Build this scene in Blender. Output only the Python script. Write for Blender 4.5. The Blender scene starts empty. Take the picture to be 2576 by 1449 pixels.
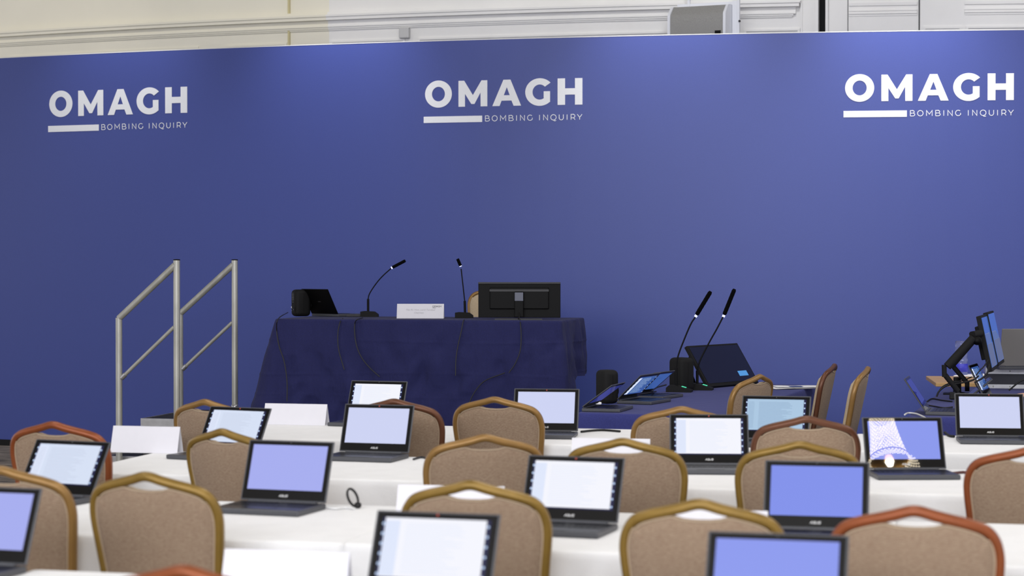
import bpy, bmesh, math, random
from mathutils import Vector, Matrix
from mathutils.geometry import tessellate_polygon
R = math.radians
SC = bpy.context.scene
COL = SC.collection
W_, H_, F_ = 2576.0, 1449.0, 5009.0
HOR = 668.0
CAMH = 1.5
YAW = R(13.28)
PITCH = math.atan((H_ / 2 - HOR) / F_)
# ------------------------------------------------------------------ camera
cd = bpy.data.cameras.new('camera'); cam = bpy.data.objects.new('camera', cd); COL.objects.link(cam)
cd.sensor_width = 36.0; cd.lens = 36.0 * F_ / W_
cam.location = (0, 0, CAMH); cam.rotation_euler = (math.pi / 2 - PITCH, 0, YAW)
cd.clip_start = .05; cd.clip_end = 80
cd.dof.use_dof = True; cd.dof.focus_distance = 12.0; cd.dof.aperture_fstop = 4.2
SC.camera = cam
# ------------------------------------------------------------------ world, lights, exposure
SC.view_settings.view_transform = 'Standard'
try: SC.view_settings.look = 'None'
except Exception: pass
SC.view_settings.exposure = 0.0; SC.view_settings.gamma = 1.0
SC.view_settings.use_curve_mapping = False
wd = bpy.data.worlds.new('world'); SC.world = wd; wd.use_nodes = True
bg = wd.node_tree.nodes['Background']; bg.inputs[0].default_value = (0.95, 0.95, 1.0, 1); bg.inputs[1].default_value = 1.15

def area(name, loc, size, power, color=(1, .97, .92), rot=(0, 0, 0), sy=None):
    l = bpy.data.lights.new(name, 'AREA'); l.energy = power; l.color = color
    l.shape = 'RECTANGLE'; l.size = size; l.size_y = sy or size
    o = bpy.data.objects.new(name, l); o.location = loc; o.rotation_euler = rot; COL.objects.link(o); return o

def spot(name, loc, target, power, angle, color=(1, .98, .95), blend=1.0, rad=.06):
    l = bpy.data.lights.new(name, 'SPOT'); l.energy = power; l.color = color
    l.spot_size = R(angle); l.spot_blend = blend; l.shadow_soft_size = rad
    o = bpy.data.objects.new(name, l); o.location = loc
    d = Vector(target) - Vector(loc); o.rotation_euler = d.to_track_quat('-Z', 'Y').to_euler(); COL.objects.link(o); return o

CEIL = 5.2
LAMPS = ((-4.2, -2.2, 90), (-.2, -2.2, 100), (3.8, -2.2, 110), (-4.6, 5.4, 60), (-.6, 5.4, 70), (3.4, 5.4, 85), (-4.4, 8.8, 55), (-.4, 8.8, 70), (3.6, 8.8, 85), (-2.2, 12.2, 45), (2.2, 12.2, 70))
for (x, y, p) in LAMPS:
    area('ceiling_lamp_light', (x, y, CEIL - .12), 1.2, p * .58)
# added soft fill behind the camera for surfaces that face it
area('front_fill', (-1.5, -4.2, 4.0), 10, 720, (.93, .95, 1.0), (R(84), 0, 0), 2.2)
# row of downlights that graze the top of the backdrop
SPOTS = []

# ------------------------------------------------------------------ pixel <-> room
def ray(px, py):
    v = Vector(((px - W_ / 2) / F_, (H_ / 2 - py) / F_, -1.0))
    v = Matrix.Rotation(YAW, 3, 'Z') @ (Matrix.Rotation(math.pi / 2 - PITCH, 3, 'X') @ v)
    return v          # length such that camera-plane depth is 1
def at_h(px, py, h):
    v = ray(px, py); t = (h - CAMH) / v.z
    return Vector((v.x * t, v.y * t, h))
def at_z(px, py, z):
    v = ray(px, py); return Vector((v.x * z, v.y * z, CAMH + v.z * z))
def at_Y(px, py, Y):
    v = ray(px, py); t = Y / v.y
    return Vector((v.x * t, Y, CAMH + v.z * t))
BOWX, BOWW = -3.55, 4.05
def wallY(X, off=0.0):
    return 14.79 + .33 * ((X - BOWX) / BOWW) ** 2 + off
def at_wall(px, py, off=0.0):
    v = ray(px, py); t = 15.0
    for _ in range(30):
        t = wallY(v.x * t, off) / v.y
    return Vector((v.x * t, v.y * t, CAMH + v.z * t))
def vdir(right, away):
    """direction given in camera ground axes -> room"""
    c, s = math.cos(YAW), math.sin(YAW)
    return Vector((right * c - away * s, right * s + away * c, 0)).normalized()
def face_yaw(right, away):
    """z rotation that turns local -Y towards this direction"""
    d = vdir(right, away); return math.atan2(d.y, d.x) + math.pi / 2

# ------------------------------------------------------------------ materials
def s2l(c):
    return tuple(((x / 255.0) / 12.92 if x / 255.0 <= .04045 else ((x / 255.0 + .055) / 1.055) ** 2.4) for x in c)
MATS = {}
def mat(name, rgb, rough=.6, metal=0.0, spec=.5, noise=None, bump=None, emit=None, estr=1.0, trans=0.0, ior=1.45, coat=0.0, sheen=0.0):
    """rgb in sRGB 0..255.  noise=(scale, amount, (sx,sy,sz)) colour variation; bump=(scale,strength,dist)"""
    m = bpy.data.materials.new(name); m.use_nodes = True
    nt = m.node_tree; b = nt.nodes['Principled BSDF']
    c = s2l(rgb)
    b.inputs['Base Color'].default_value = (*c, 1); b.inputs['Roughness'].default_value = rough
    b.inputs['Metallic'].default_value = metal; b.inputs['Specular IOR Level'].default_value = spec
    b.inputs['Transmission Weight'].default_value = trans; b.inputs['IOR'].default_value = ior
    b.inputs['Coat Weight'].default_value = coat
    if sheen: b.inputs['Sheen Weight'].default_value = sheen
    tc = nt.nodes.new('ShaderNodeTexCoord')
    def mp(sc):
        n = nt.nodes.new('ShaderNodeMapping'); n.inputs['Scale'].default_value = sc
        nt.links.new(tc.outputs['Object'], n.inputs['Vector']); return n
    if noise:
        sc, amt, st = noise[:3]
        n = nt.nodes.new('ShaderNodeTexNoise'); n.inputs['Scale'].default_value = sc; n.inputs['Detail'].default_value = 5
        nt.links.new(mp(st).outputs[0], n.inputs['Vector'])
        r = nt.nodes.new('ShaderNodeValToRGB')
        r.color_ramp.elements[0].position = .32; r.color_ramp.elements[1].position = .68
        alt = noise[3] if len(noise) > 3 else None
        if alt: a = s2l(alt); r.color_ramp.elements[0].color = (*a, 1); r.color_ramp.elements[1].color = (*c, 1)
        else:
            r.color_ramp.elements[0].color = (*[x * (1 - amt) for x in c], 1)
            r.color_ramp.elements[1].color = (*[min(1, x * (1 + amt)) for x in c], 1)
        nt.links.new(n.outputs['Fac'], r.inputs[0]); nt.links.new(r.outputs[0], b.inputs['Base Color'])
    if bump:
        n2 = nt.nodes.new('ShaderNodeTexNoise'); n2.inputs['Scale'].default_value = bump[0]; n2.inputs['Detail'].default_value = 4
        nt.links.new(mp(bump[3] if len(bump) > 3 else (1, 1, 1)).outputs[0], n2.inputs['Vector'])
        bp = nt.nodes.new('ShaderNodeBump'); bp.inputs['Strength'].default_value = bump[1]; bp.inputs['Distance'].default_value = bump[2]
        nt.links.new(n2.outputs['Fac'], bp.inputs['Height']); nt.links.new(bp.outputs[0], b.inputs['Normal'])
    if emit is not None:
        b.inputs['Emission Color'].default_value = (*s2l(emit), 1); b.inputs['Emission Strength'].default_value = estr
    MATS[name] = m
    return m
M_backdrop = mat('backdrop_vinyl', (62, 76, 149), .42, spec=.5, noise=(420, .10, (1, 1, 1)), bump=(500, .12, .001))
M_print = mat('white_print', (236, 238, 243), .5, noise=(300, .03, (1, 1, 1)))
M_edge = mat('white_edge', (225, 225, 225), .5)
M_wallw = mat('white_wall_paint', (236, 235, 233), .55, noise=(3, .02, (1, 1, 1)))
M_wallc = mat('cream_wall_paint', (236, 232, 216), .45, noise=(2, .02, (1, 1, 1)))
M_gold_strip = mat('ochre_trim', (205, 195, 150), .5)
M_black = mat('black_plastic', (4, 4, 5), .5, spec=.18, noise=(60, .15, (1, 1, 1)))
M_blackm = mat('black_matt', (17, 17, 18), .7, spec=.3, bump=(400, .2, .001))
M_dark = mat('dark_grey_plastic', (52, 52, 55), .5, noise=(80, .06, (1, 1, 1)))
M_lapgrey = mat('laptop_grey_shell', (72, 73, 78), .42, noise=(200, .05, (1, 1, 1)))
M_bezel = mat('glossy_black_bezel', (9, 9, 11), .015, spec=.5)
M_key = mat('keyboard_black', (20, 21, 26), .35)
M_deck = mat('dark_laptop_deck', (30, 31, 38), .32, spec=.6)
M_alu = mat('scuffed_aluminium', (176, 175, 168), .42, metal=.45, noise=(14, .16, (1, 1, .3)), bump=(60, .2, .001))
M_alub = mat('brushed_aluminium', (190, 190, 192), .3, metal=.8, noise=(20, .1, (1, 1, 1)))
M_white_cloth = mat('white_tablecloth', (231, 231, 232), .85, noise=(9, .025, (1, 1, 1)), bump=(26, .35, .006), sheen=.1)
M_navy = mat('navy_tablecloth', (30, 33, 82), .9, noise=(160, .12, (1, 1, 1)), bump=(9, .9, .03, (1, 1, .35)), sheen=.03)
M_blue = mat('blue_tablecloth', (48, 53, 118), .85, noise=(150, .10, (1, 1, 1)), bump=(14, .45, .010), sheen=.04)
M_fabric = mat('taupe_woven_fabric', (154, 134, 112), .9, noise=(110, .2, (1, 1, 3.2), (130, 106, 88)), bump=(420, .35, .001, (1, 1, 3)), sheen=.1)
M_piping = mat('beige_piping', (172, 152, 128), .8)
M_pipingw = mat('pale_seat_front_fabric', (178, 160, 134), .85, noise=(200, .08, (1, 1, 1)))
M_gold = mat('dull_gold_frame', (134, 106, 48), .36, metal=.35, noise=(20, .08, (1, 1, 1)))
M_gold2 = mat('warm_gold_frame', (142, 108, 60), .36, metal=.3, noise=(20, .08, (1, 1, 1)))
M_orange = mat('copper_brown_frame', (136, 72, 38), .36, metal=.3, noise=(20, .08, (1, 1, 1)))
M_brown = mat('dark_brown_frame', (100, 62, 42), .36, metal=.3, noise=(20, .08, (1, 1, 1)))
M_card = mat('white_card', (218, 217, 224), .7, noise=(30, .01, (1, 1, 1)))
M_paper = mat('white_paper', (242, 242, 244), .8)
M_ink = mat('dark_ink', (50, 50, 56), .8)
M_inkg = mat('pale_grey_ink', (186, 186, 190), .8)
M_inkb = mat('blue_ink', (92, 110, 170), .8)
M_wood = mat('light_oak_laminate', (196, 158, 106), .5, noise=(6, .1, (1, 8, 1)))
M_woodtop = mat('oak_table_top', (170, 138, 112), .4, noise=(5, .08, (1, 7, 1)))
M_rubber = mat('black_rubber', (14, 14, 15), .6)
M_cable = mat('grey_black_cable', (34, 34, 38), .5)
M_cabw = mat('white_cable', (214, 214, 214), .5)
M_cabr = mat('dark_red_cable', (78, 40, 38), .5)
M_foam = mat('black_foam', (6, 6, 7), .95, spec=.1, bump=(300, .8, .003))
M_led = mat('blue_white_led', (200, 205, 255), .4, emit=(190, 195, 255), estr=2.2)
M_green = mat('green_led', (60, 180, 140), .4, emit=(70, 190, 150), estr=.9)
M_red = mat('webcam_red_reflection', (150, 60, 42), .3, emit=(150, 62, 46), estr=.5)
M_speak = mat('white_speaker_cabinet', (228, 230, 236), .5)
M_floor = mat('patterned_carpet', (176, 164, 146), .95, noise=(16, .5, (.25, 1.6, 1), (44, 38, 38)))
M_ceiling = mat('white_ceiling', (214, 213, 210), .8)
M_stage = mat('black_stage_panel', (30, 30, 33), .7, noise=(20, .1, (1, 1, 1)))
M_glass = mat('clear_plastic', (245, 248, 255), .05, trans=.95, ior=1.35)
M_skin = mat('skin', (206, 160, 134), .5, noise=(25, .05, (1, 1, 1)))
M_sleeve = mat('dark_sleeve', (40, 42, 52), .9)
M_lampglow = mat('lamp_diffuser', (250, 250, 245), .5, emit=(255, 248, 236), estr=3.0)
M_crystal = mat('lit_crystal', (250, 246, 235), .15, emit=(255, 240, 212), estr=11.0)
M_brass = mat('polished_brass', (190, 150, 80), .25, metal=.9)
# perforated grille of the wall loudspeaker
M_grille = mat('perforated_grille', (146, 145, 142), .6, noise=(420, .32, (1, 1, 1)))

def screen_mat(name, rgb, k=1.0):
    return mat(name, (4, 4, 6), .012, spec=.5, emit=rgb, estr=k)
M_lav = screen_mat('screen_lavender', (190, 196, 238))
M_lavp = screen_mat('screen_pale_lavender', (204, 210, 242))
M_viol = screen_mat('screen_violet_blue', (165, 172, 238))
M_blue1 = screen_mat('screen_blue', (126, 142, 232))
M_blue2 = screen_mat('screen_periwinkle', (138, 152, 236))
M_white_s = screen_mat('screen_white_page', (243, 244, 252), 1.0)
M_pale_s = screen_mat('screen_pale_page', (214, 224, 244), 1.0)
M_cyan_s = screen_mat('screen_cool_page', (172, 200, 226), .98)
M_side_s = screen_mat('screen_side_column', (222, 230, 250), 1.0)
M_txt = screen_mat('screen_text', (192, 200, 222))
M_txt2 = screen_mat('screen_text_dark', (118, 146, 182))
M_wallp = screen_mat('screen_wallpaper', (34, 36, 74))
M_icon = screen_mat('screen_icon', (190, 212, 246), 1.1)
M_off = screen_mat('screen_off', (24, 25, 34), 1)
M_stepblue = screen_mat('screen_dim_blue', (54, 88, 156))
M_navs = screen_mat('screen_navy', (44, 50, 118))
M_box = screen_mat('screen_notice', (84, 150, 214))
M_dimg = screen_mat('screen_dim_grey_blue', (68, 86, 134))

# ------------------------------------------------------------------ mesh builder
class MB:
    def __init__(s): s.v = []; s.f = []; s.mi = []; s.sm = []; s.cur = 0; s.smooth = False
    def add(s, vs, fs, smooth=None):
        b = len(s.v); s.v += [tuple(p) for p in vs]
        for f in fs:
            s.f.append([i + b for i in f]); s.mi.append(s.cur); s.sm.append(s.smooth if smooth is None else smooth)
    def box(s, c, d, M=None, bev=0.0):
        x, y, z = c; a, b, e = d[0] / 2, d[1] / 2, d[2] / 2
        if bev <= 0:
            vs = [Vector((x + i * a, y + j * b, z + k * e)) for i in (-1, 1) for j in (-1, 1) for k in (-1, 1)]
            fs = [(0, 1, 3, 2), (4, 6, 7, 5), (0, 4, 5, 1), (2, 3, 7, 6), (0, 2, 6, 4), (1, 5, 7, 3)]
        else:
            bev = min(bev, a * .99, b * .99, e * .99)
            bm = bmesh.new(); bmesh.ops.create_cube(bm, size=1)
            bmesh.ops.scale(bm, vec=d, verts=bm.verts)
            bmesh.ops.bevel(bm, geom=list(bm.edges), offset=bev, segments=2 if bev < .02 else 4, profile=.5, affect='EDGES')
            bm.verts.ensure_lookup_table(); bm.verts.index_update()
            vs = [v.co + Vector(c) for v in bm.verts]; fs = [[v.index for v in f.verts] for f in bm.faces]; bm.free()
        if M: vs = [M @ Vector(v) for v in vs]
        s.add(vs, fs)
    def quad(s, pts): s.add(pts, [tuple(range(len(pts)))])
    def tube(s, pts, r, n=10, prof=None, caps=True, up=None):
        """sweep. r number or list; prof = list of (a,b) in side/normal frame (scale by 1)"""
        P = [Vector(p) for p in pts]; rings = []
        t0 = (P[1] - P[0]).normalized()
        ref = Vector(up) if up else (Vector((0, 0, 1)) if abs(t0.z) < .9 else Vector((0, 1, 0)))
        nrm = (ref - t0 * ref.dot(t0)).normalized()
        for i, p in enumerate(P):
            if i == 0: t = t0
            elif i == len(P) - 1: t = (P[i] - P[i - 1]).normalized()
            else: t = ((P[i + 1] - P[i]).normalized() + (P[i] - P[i - 1]).normalized()).normalized()
            nrm = (nrm - t * nrm.dot(t)).normalized(); bi = t.cross(nrm)
            rr = r[i] if isinstance(r, (list, tuple)) else r
            if prof: rings.append([p + bi * (a * rr) + nrm * (b * rr) for a, b in prof])
            else: rings.append([p + bi * (math.cos(2 * math.pi * k / n) * rr) + nrm * (math.sin(2 * math.pi * k / n) * rr) for k in range(n)])
        m = len(rings[0]); vs = [v for g in rings for v in g]
        fs = [(i * m + k, i * m + (k + 1) % m, (i + 1) * m + (k + 1) % m, (i + 1) * m + k) for i in range(len(P) - 1) for k in range(m)]
        s.add(vs, fs, True)
        if caps:
            s.add(rings[0], [tuple(range(m))[::-1]], False); s.add(rings[-1], [tuple(range(m))], False)
    def lathe(s, prof, c=(0, 0, 0), n=24, M=None):
        vs = []
        for (r, z) in prof:
            for k in range(n):
                a = 2 * math.pi * k / n; v = Vector((c[0] + r * math.cos(a), c[1] + r * math.sin(a), c[2] + z)); vs.append(M @ v if M else v)
        fs = [(i * n + k, i * n + (k + 1) % n, (i + 1) * n + (k + 1) % n, (i + 1) * n + k) for i in range(len(prof) - 1) for k in range(n)]
        s.add(vs, fs, True)
        s.add([vs[k] for k in range(n)], [tuple(range(n))[::-1]], False); s.add(vs[-n:], [tuple(range(n))], False)
    def prism(s, outline, th, fn, holes=()):
        """outline: 2D loops; fn(x,y,d)->3D ; d in {0,th}"""
        loops = [list(outline)] + [list(h) for h in holes]
        tri = tessellate_polygon([[Vector((a, b, 0)) for a, b in l] for l in loops])
        flat = [p for l in loops for p in l]; n = len(flat)
        vs = [fn(a, b, 0) for a, b in flat] + [fn(a, b, th) for a, b in flat]
        fs = [tuple(t) for t in tri] + [tuple(i + n for i in reversed(t)) for t in tri]
        o = 0
        for l in loops:
            k = len(l)
            for i in range(k): fs.append((o + i, o + (i + 1) % k, n + o + (i + 1) % k, n + o + i))
            o += k
        s.add(vs, fs, False)
    def build(s, name, mats, parent=None, loc=None, fix=True):
        me = bpy.data.meshes.new(name); me.from_pydata([tuple(v) for v in s.v], [], s.f)
        if not isinstance(mats, (list, tuple)): mats = [mats]
        for m in mats: me.materials.append(m)
        for p, a, b in zip(me.polygons, s.mi, s.sm): p.material_index = a; p.use_smooth = b
        if fix:
            bm = bmesh.new(); bm.from_mesh(me); bmesh.ops.recalc_face_normals(bm, faces=bm.faces); bm.to_mesh(me); bm.free()
        me.update()
        o = bpy.data.objects.new(name, me); COL.objects.link(o)
        if parent: o.parent = parent
        if loc: o.location = loc
        return o
def catmull(pts, k=6):
    P = [Vector(p) for p in pts]; P = [P[0] * 2 - P[1]] + P + [P[-1] * 2 - P[-2]]; out = []
    for i in range(1, len(P) - 2):
        a, b, c, d = P[i - 1:i + 3]
        for j in range(k):
            t = j / k
            out.append(.5 * ((2 * b) + (c - a) * t + (2 * a - 5 * b + 4 * c - d) * t * t + (3 * b - a - 3 * c + d) * t ** 3))
    out.append(P[-2]); return out
def tag(o, label=None, cat=None, group=None, kind=None):
    if label: o['label'] = label
    if cat: o['category'] = cat
    if group: o['group'] = group
    if kind: o['kind'] = kind
    return o
def empty(name, loc=(0, 0, 0), rz=0.0):
    o = bpy.data.objects.new(name, None); COL.objects.link(o); o.location = loc; o.rotation_euler = (0, 0, rz)
    o.empty_display_size = .1; return o
def struct(o): o['kind'] = 'structure'; return o
def kids(o): return [c for c in bpy.data.objects if c.parent == o]
def copy_tree(o, parent=None):
    c = o.copy(); COL.objects.link(c)
    if parent: c.parent = parent
    for ch in kids(o): copy_tree(ch, c)
    return c
def RRP(a, b, c=.35):
    """rounded rectangle profile half sizes a,b"""
    k = c * min(a, b)
    return [(a, b - k), (a - k, b), (-a + k, b), (-a, b - k), (-a, -b + k), (-a + k, -b), (a - k, -b), (a, -b + k)]

# ------------------------------------------------------------------ room shell
fl = MB(); fl.box((-2, 7, -.05), (30, 28, .1)); struct(fl.build('floor', M_floor))
ce = MB(); ce.box((-2, 7.0, CEIL + .05), (26, 21, .1)); struct(ce.build('ceiling', M_ceiling))
OFF = 1.8   # the room's own wall stands this far behind the backdrop
X828 = at_wall(828, 60, OFF).x
def curved_slab(mb, x0, x1, z0, z1, off0, off1, n=24):
    """slab that follows the bowed wall; off0 = front offset, off1 = rear offset"""
    vs = []; fs = []
    for i in range(n + 1):
        x = x0 + (x1 - x0) * i / n
        for (o, z) in ((off0, z0), (off0, z1), (off1, z1), (off1, z0)): vs.append((x, wallY(x, o), z))
    for i in range(n):
        for k in range(4): fs.append((i * 4 + k, i * 4 + (k + 1) % 4, i * 4 + 4 + (k + 1) % 4, i * 4 + 4 + k))
    fs.append((0, 1, 2, 3)); fs.append((n * 4, n * 4 + 3, n * 4 + 2, n * 4 + 1))
    mb.add(vs, fs)
wx = lambda px: at_wall(px, 50, OFF).x
b = MB()
curved_slab(b, -13, X828, 0, CEIL, OFF, OFF + .2)
b.cur = 1
curved_slab(b, X828, wx(2059), 0, CEIL, OFF, OFF + .2)
curved_slab(b, wx(2078), 5.5, 0, CEIL, OFF, OFF + .2)
b.cur = 2
curved_slab(b, wx(2056), wx(2081), 0, CEIL, OFF + .12, OFF + .22, 2)
struct(b.build('wall_back', [M_wallc, M_wallw, M_blackm]))
def wz(px, py): return at_wall(px, py, OFF).z
zc = wz(1288, 36.7)
def mould(name, m, segs):
    q = MB()
    for (x0, x1, z0, z1, d) in segs: curved_slab(q, x0, x1, z0, z1, OFF - d, OFF + .01, 20)
    return struct(q.build(name, m))
XE = wx(2012)
segs = [(-12, XE, zc, zc + .028, .085), (-12, XE + .01, zc + .028, zc + .045, .10), (-12, XE + .015, zc + .045, zc + .075, .05)]
segs2 = [(-12, XE - .06, wz(1288, 61), wz(1288, 57.5), .018), (-12, XE - .05, wz(1288, 57.5), wz(1288, 53.5), .032), (-12, XE - .03, wz(1288, 53.5), wz(1288, 50), .045), (-12, XE - .03, wz(1288, 50), zc, .03)]
def split(segs, lo, hi): return [(max(a, lo), min(c, hi), d, e, f) for a, c, d, e, f in segs if min(c, hi) > max(a, lo)]
mould('trim_1', M_wallc, split(segs + segs2, -20, X828))
mould('trim_2', M_wallw, split(segs + segs2, X828, 20))
zl = wz(1288, 94)
def frame_rect(px0, px1, m, name, d=.02):
    x0, x1 = wx(px0), wx(px1); t = .03
    return mould(name, m, [(x0, x1, zl, zl + t * .5, d), (x0, x1, zl + t * .5, zl + t * .8, d * .5), (x0, x0 + .02, zl - 1.2, zl, d), (x1 - .02, x1, zl - 1.2, zl, d)])
frame_rect(25, 500, M_wallc, 'trim_3', .012); frame_rect(570, 722, M_wallc, 'trim_4', .012); frame_rect(832, 1020, M_wallw, 'trim_5')
frame_rect(1052, 1690, M_wallw, 'trim_6'); frame_rect(1872, 2013, M_wallw, 'trim_7'); frame_rect(2322, 2420, M_wallw, 'trim_8', .012); frame_rect(2430, 2700, M_wallw, 'trim_9', .015)
mould('trim_10', M_gold_strip, [(wx(725.5), wx(730.5), 0, CEIL, .02)])
mould('trim_11', M_wallw, [(wx(2014), wx(2019), 0, CEIL, .02), (wx(2052), wx(2059.5), 0, CEIL, .05), (wx(2077.5), wx(2084), 0, CEIL, .05)])
mould('trim_12', M_dark, [(wx(2132.3), wx(2134), 0, CEIL, .004), (wx(2311), wx(2314), 0, CEIL, .006)])
mould('trim_13', M_wallw, [(wx(p0), wx(p1), wz(2300, y1), wz(2300, y0), d) for (p0, p1) in ((2136, 2307), (2427, 2700)) for (y0, y1, d) in ((24, 27, .02), (27, 31, .012), (31, 34, .02), (34, 39, .008), (5, 13, .015))])

# ------------------------------------------------------------------ backdrop with printed logos
bd = empty('backdrop', (BOWX, wallY(BOWX), 0))
tag(bd, 'tall royal blue exhibition backdrop printed with three pale grey logos', 'backdrop')
def world_build(mb, name, mats, parent, **k):
    """vertices given in world space, object stays under parent"""
    Mi = (Matrix.Translation(parent.location) @ Matrix.Rotation(parent.rotation_euler.z, 4, 'Z')).inverted()
    p = parent.parent
    while p is not None:
        Mi = Mi @ (Matrix.Translation(p.location) @ Matrix.Rotation(p.rotation_euler.z, 4, 'Z')).inverted(); p = p.parent
    mb.v = [tuple(Mi @ Vector(v)) for v in mb.v]
    return mb.build(name, mats, parent, **k)
BT = 3.232
q = MB(); curved_slab(q, -10.5, 4.5, .05, BT - .006, 0, .05, 60); world_build(q, 'printed_panel', M_backdrop, bd)
q = MB(); curved_slab(q, -10.5, 4.5, BT - .006, BT, -.002, .055, 60); world_build(q, 'top_edge', M_edge, bd)
q = MB(); curved_slab(q, -10.5, 4.5, 0, .05, -.02, .06, 60); world_build(q, 'base_plinth', M_blackm, bd)
def ell(cx, cy, rx, ry, a0, a1, n):
    return [(cx + rx * math.cos(R(a0 + (a1 - a0) * i / n)), cy + ry * math.sin(R(a0 + (a1 - a0) * i / n))) for i in range(n + 1)]
def logo_word():
    L = []
    L.append((ell(358, 181, 193, 187, 0, 354, 59), [ell(358, 181, 93, 100, 0, 351, 39)]))
    L.append(([(645, 0), (645, 357), (727, 357), (850, 157), (972, 357), (1055, 357), (1055, 0), (960, 0), (958, 190), (873, 35), (828, 35), (738, 176), (738, 0)], []))
    L.append(([(1125, 0), (1282, 358), (1382, 358), (1530, 0), (1425, 0), (1395, 72), (1256, 72), (1228, 0)], [[(1287, 146), (1330, 256), (1370, 146)]]))
    g = ell(1790, 180, 202, 188, 42, 312, 40) + [(1934, 44), (1934, 190), (1845, 190), (1845, 93)] + ell(1790, 180, 100, 103, 302, 44, 30)
    L.append((g, []))
    L.append(([(2038, 0), (2038, 360), (2142, 360), (2142, 224), (2278, 224), (2278, 360), (2381, 360), (2381, 0), (2278, 0), (2278, 138), (2142, 138), (2142, 0)], []))
    return L
# stroke letters, unit cap height; list of polylines
def arcp(cx, cy, rx, ry, a0, a1, n=10): return ell(cx, cy, rx, ry, a0, a1, n)
def SL(c, w):
    if c == 'B': return [[(0, 0), (0, 1), (w * .5, 1)] + arcp(w * .5, .76, w * .38, .24, 90, -90) + [(0, .52)], [(w * .5, .52)] + arcp(w * .55, .26, w * .45, .26, 90, -90) + [(0, 0)]]
    if c == 'O': return [arcp(w / 2, .5, w / 2, .5, 0, 360, 24)]
    if c == 'Q': return [arcp(w / 2, .5, w / 2, .5, 0, 360, 24), [(w * .5, 0), (w * .62, -.14), (w * .8, -.16), (w, -.1)]]
    if c == 'M': return [[(0, 0), (0, 1), (w / 2, .3), (w, 1), (w, 0)]]
    if c == 'I': return [[(w / 2, 0), (w / 2, 1)]]
    if c == 'N': return [[(0, 0), (0, 1), (w, 0), (w, 1)]]
    if c == 'G': return [arcp(w * .52, .5, w * .52, .5, 45, 320, 20) + [(w * .98, .2), (w * .98, .5)]]
    if c == 'U': return [[(0, 1), (0, .4)] + arcp(w / 2, .4, w / 2, .4, 180, 360, 14) + [(w, 1)]]
    if c == 'R': return [[(0, 0), (0, 1), (w * .5, 1)] + arcp(w * .5, .68, w * .45, .32, 90, -90) + [(0, .36)], [(w * .6, .36), (w, 0)]]
    if c == 'Y': return [[(0, 1), (w / 2, .4), (w, 1)], [(w / 2, .4), (w / 2, 0)]]
    if c == 'A': return [[(0, 0), (w / 2, 1), (w, 0)], [(w * .2, .33), (w * .8, .33)]]
    if c == 'S': return [[(w, .85), (w * .8, 1), (w * .2, 1), (0, .85), (0, .62), (w * .2, .52), (w * .8, .48), (w, .36), (w, .14), (w * .8, 0), (w * .2, 0), (0, .14)]]
    if c == 'H': return [[(0, 0), (0, 1)], [(w, 0), (w, 1)], [(0, .5), (w, .5)]]
    return []
def stroke(mb, pl, sw, fn, th):
    """thick polyline"""
    closed = (Vector(pl[0]) - Vector(pl[-1])).length < 1e-6
    P = [Vector(p) for p in pl]; n = len(P); Lf = []; Rt = []
    for i in range(n):
        if closed: a = P[i - 1] if i > 0 else P[-2]; c = P[i + 1] if i < n - 1 else P[1]
        else: a = P[i - 1] if i > 0 else P[i] * 2 - P[i + 1]; c = P[i + 1] if i < n - 1 else P[i] * 2 - P[i - 1]
        d1 = (P[i] - a).normalized(); d2 = (c - P[i]).normalized(); t = d1 + d2
        if t.length < 1e-5: t = d1
        t.normalize(); nn = Vector((-t.y, t.x)); k = max(.45, nn.dot(Vector((-d1.y, d1.x))))
        Lf.append(P[i] + nn * (sw / 2 / k)); Rt.append(P[i] - nn * (sw / 2 / k))
    vs = []
    for l, r in zip(Lf, Rt): vs += [fn(l.x, l.y, 0), fn(r.x, r.y, 0), fn(r.x, r.y, th), fn(l.x, l.y, th)]
    fs = []
    for i in range(n - 1):
        for k in range(4): fs.append((i * 4 + k, i * 4 + (k + 1) % 4, i * 4 + 4 + (k + 1) % 4, i * 4 + 4 + k))
    fs += [(0, 1, 2, 3), ((n - 1) * 4 + 3, (n - 1) * 4 + 2, (n - 1) * 4 + 1, (n - 1) * 4)]
    mb.add(vs, fs, False)
SUB = [('B', 1027, 1086), ('O', 1122, 1195), ('M', 1240, 1314), ('B', 1360, 1420), ('I', 1462, 1470), ('N', 1520, 1578), ('G', 1620, 1688), ('I', 1783, 1791), ('N', 1843, 1900), ('Q', 1943, 2018), ('U', 2060, 2118), ('I', 2165, 2173), ('R', 2224, 2280), ('Y', 2310, 2376)]
def logo(pl, pr, ybase_r, which):
    a = at_wall(pl, ybase_r + 30); c = at_wall(pr, ybase_r)
    sc = (c.x - a.x) / (2381 - 145.0); zb = c.z
    def fn(x, y, d):
        X = a.x + (x - 145) * sc; return Vector((X, wallY(X, -.001 - d), zb + y * sc))
    mw = MB()
    for o, hs in logo_word(): mw.prism(o, .0015, fn, hs)
    w = world_build(mw, 'logo_lettering', M_print, bd)
    w['label'] = 'pale grey wordmark ' + which
    r = MB(); n = 8
    for i in range(n):
        x0 = 145 + (982 - 145) * i / n; x1 = 145 + (982 - 145) * (i + 1) / n
        vs = [fn(x, y, d) for x in (x0, x1) for y in (-214, -127) for d in (0, .0015)]
        r.add(vs, [(0, 1, 3, 2), (4, 6, 7, 5), (0, 4, 5, 1), (2, 3, 7, 6), (0, 2, 6, 4), (1, 5, 7, 3)])
    world_build(r, 'logo_bar', M_print, bd)
    t = MB()
    for (ch, x0, x1) in SUB:
        h = 73.0; base = -203.5
        for pl_ in SL(ch, (x1 - x0) / h):
            stroke(t, pl_, .118, lambda u, v, d: fn(x0 + u * h, base + v * h, d), .0015)
    world_build(t, 'logo_subtitle', M_print, bd)
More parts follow.
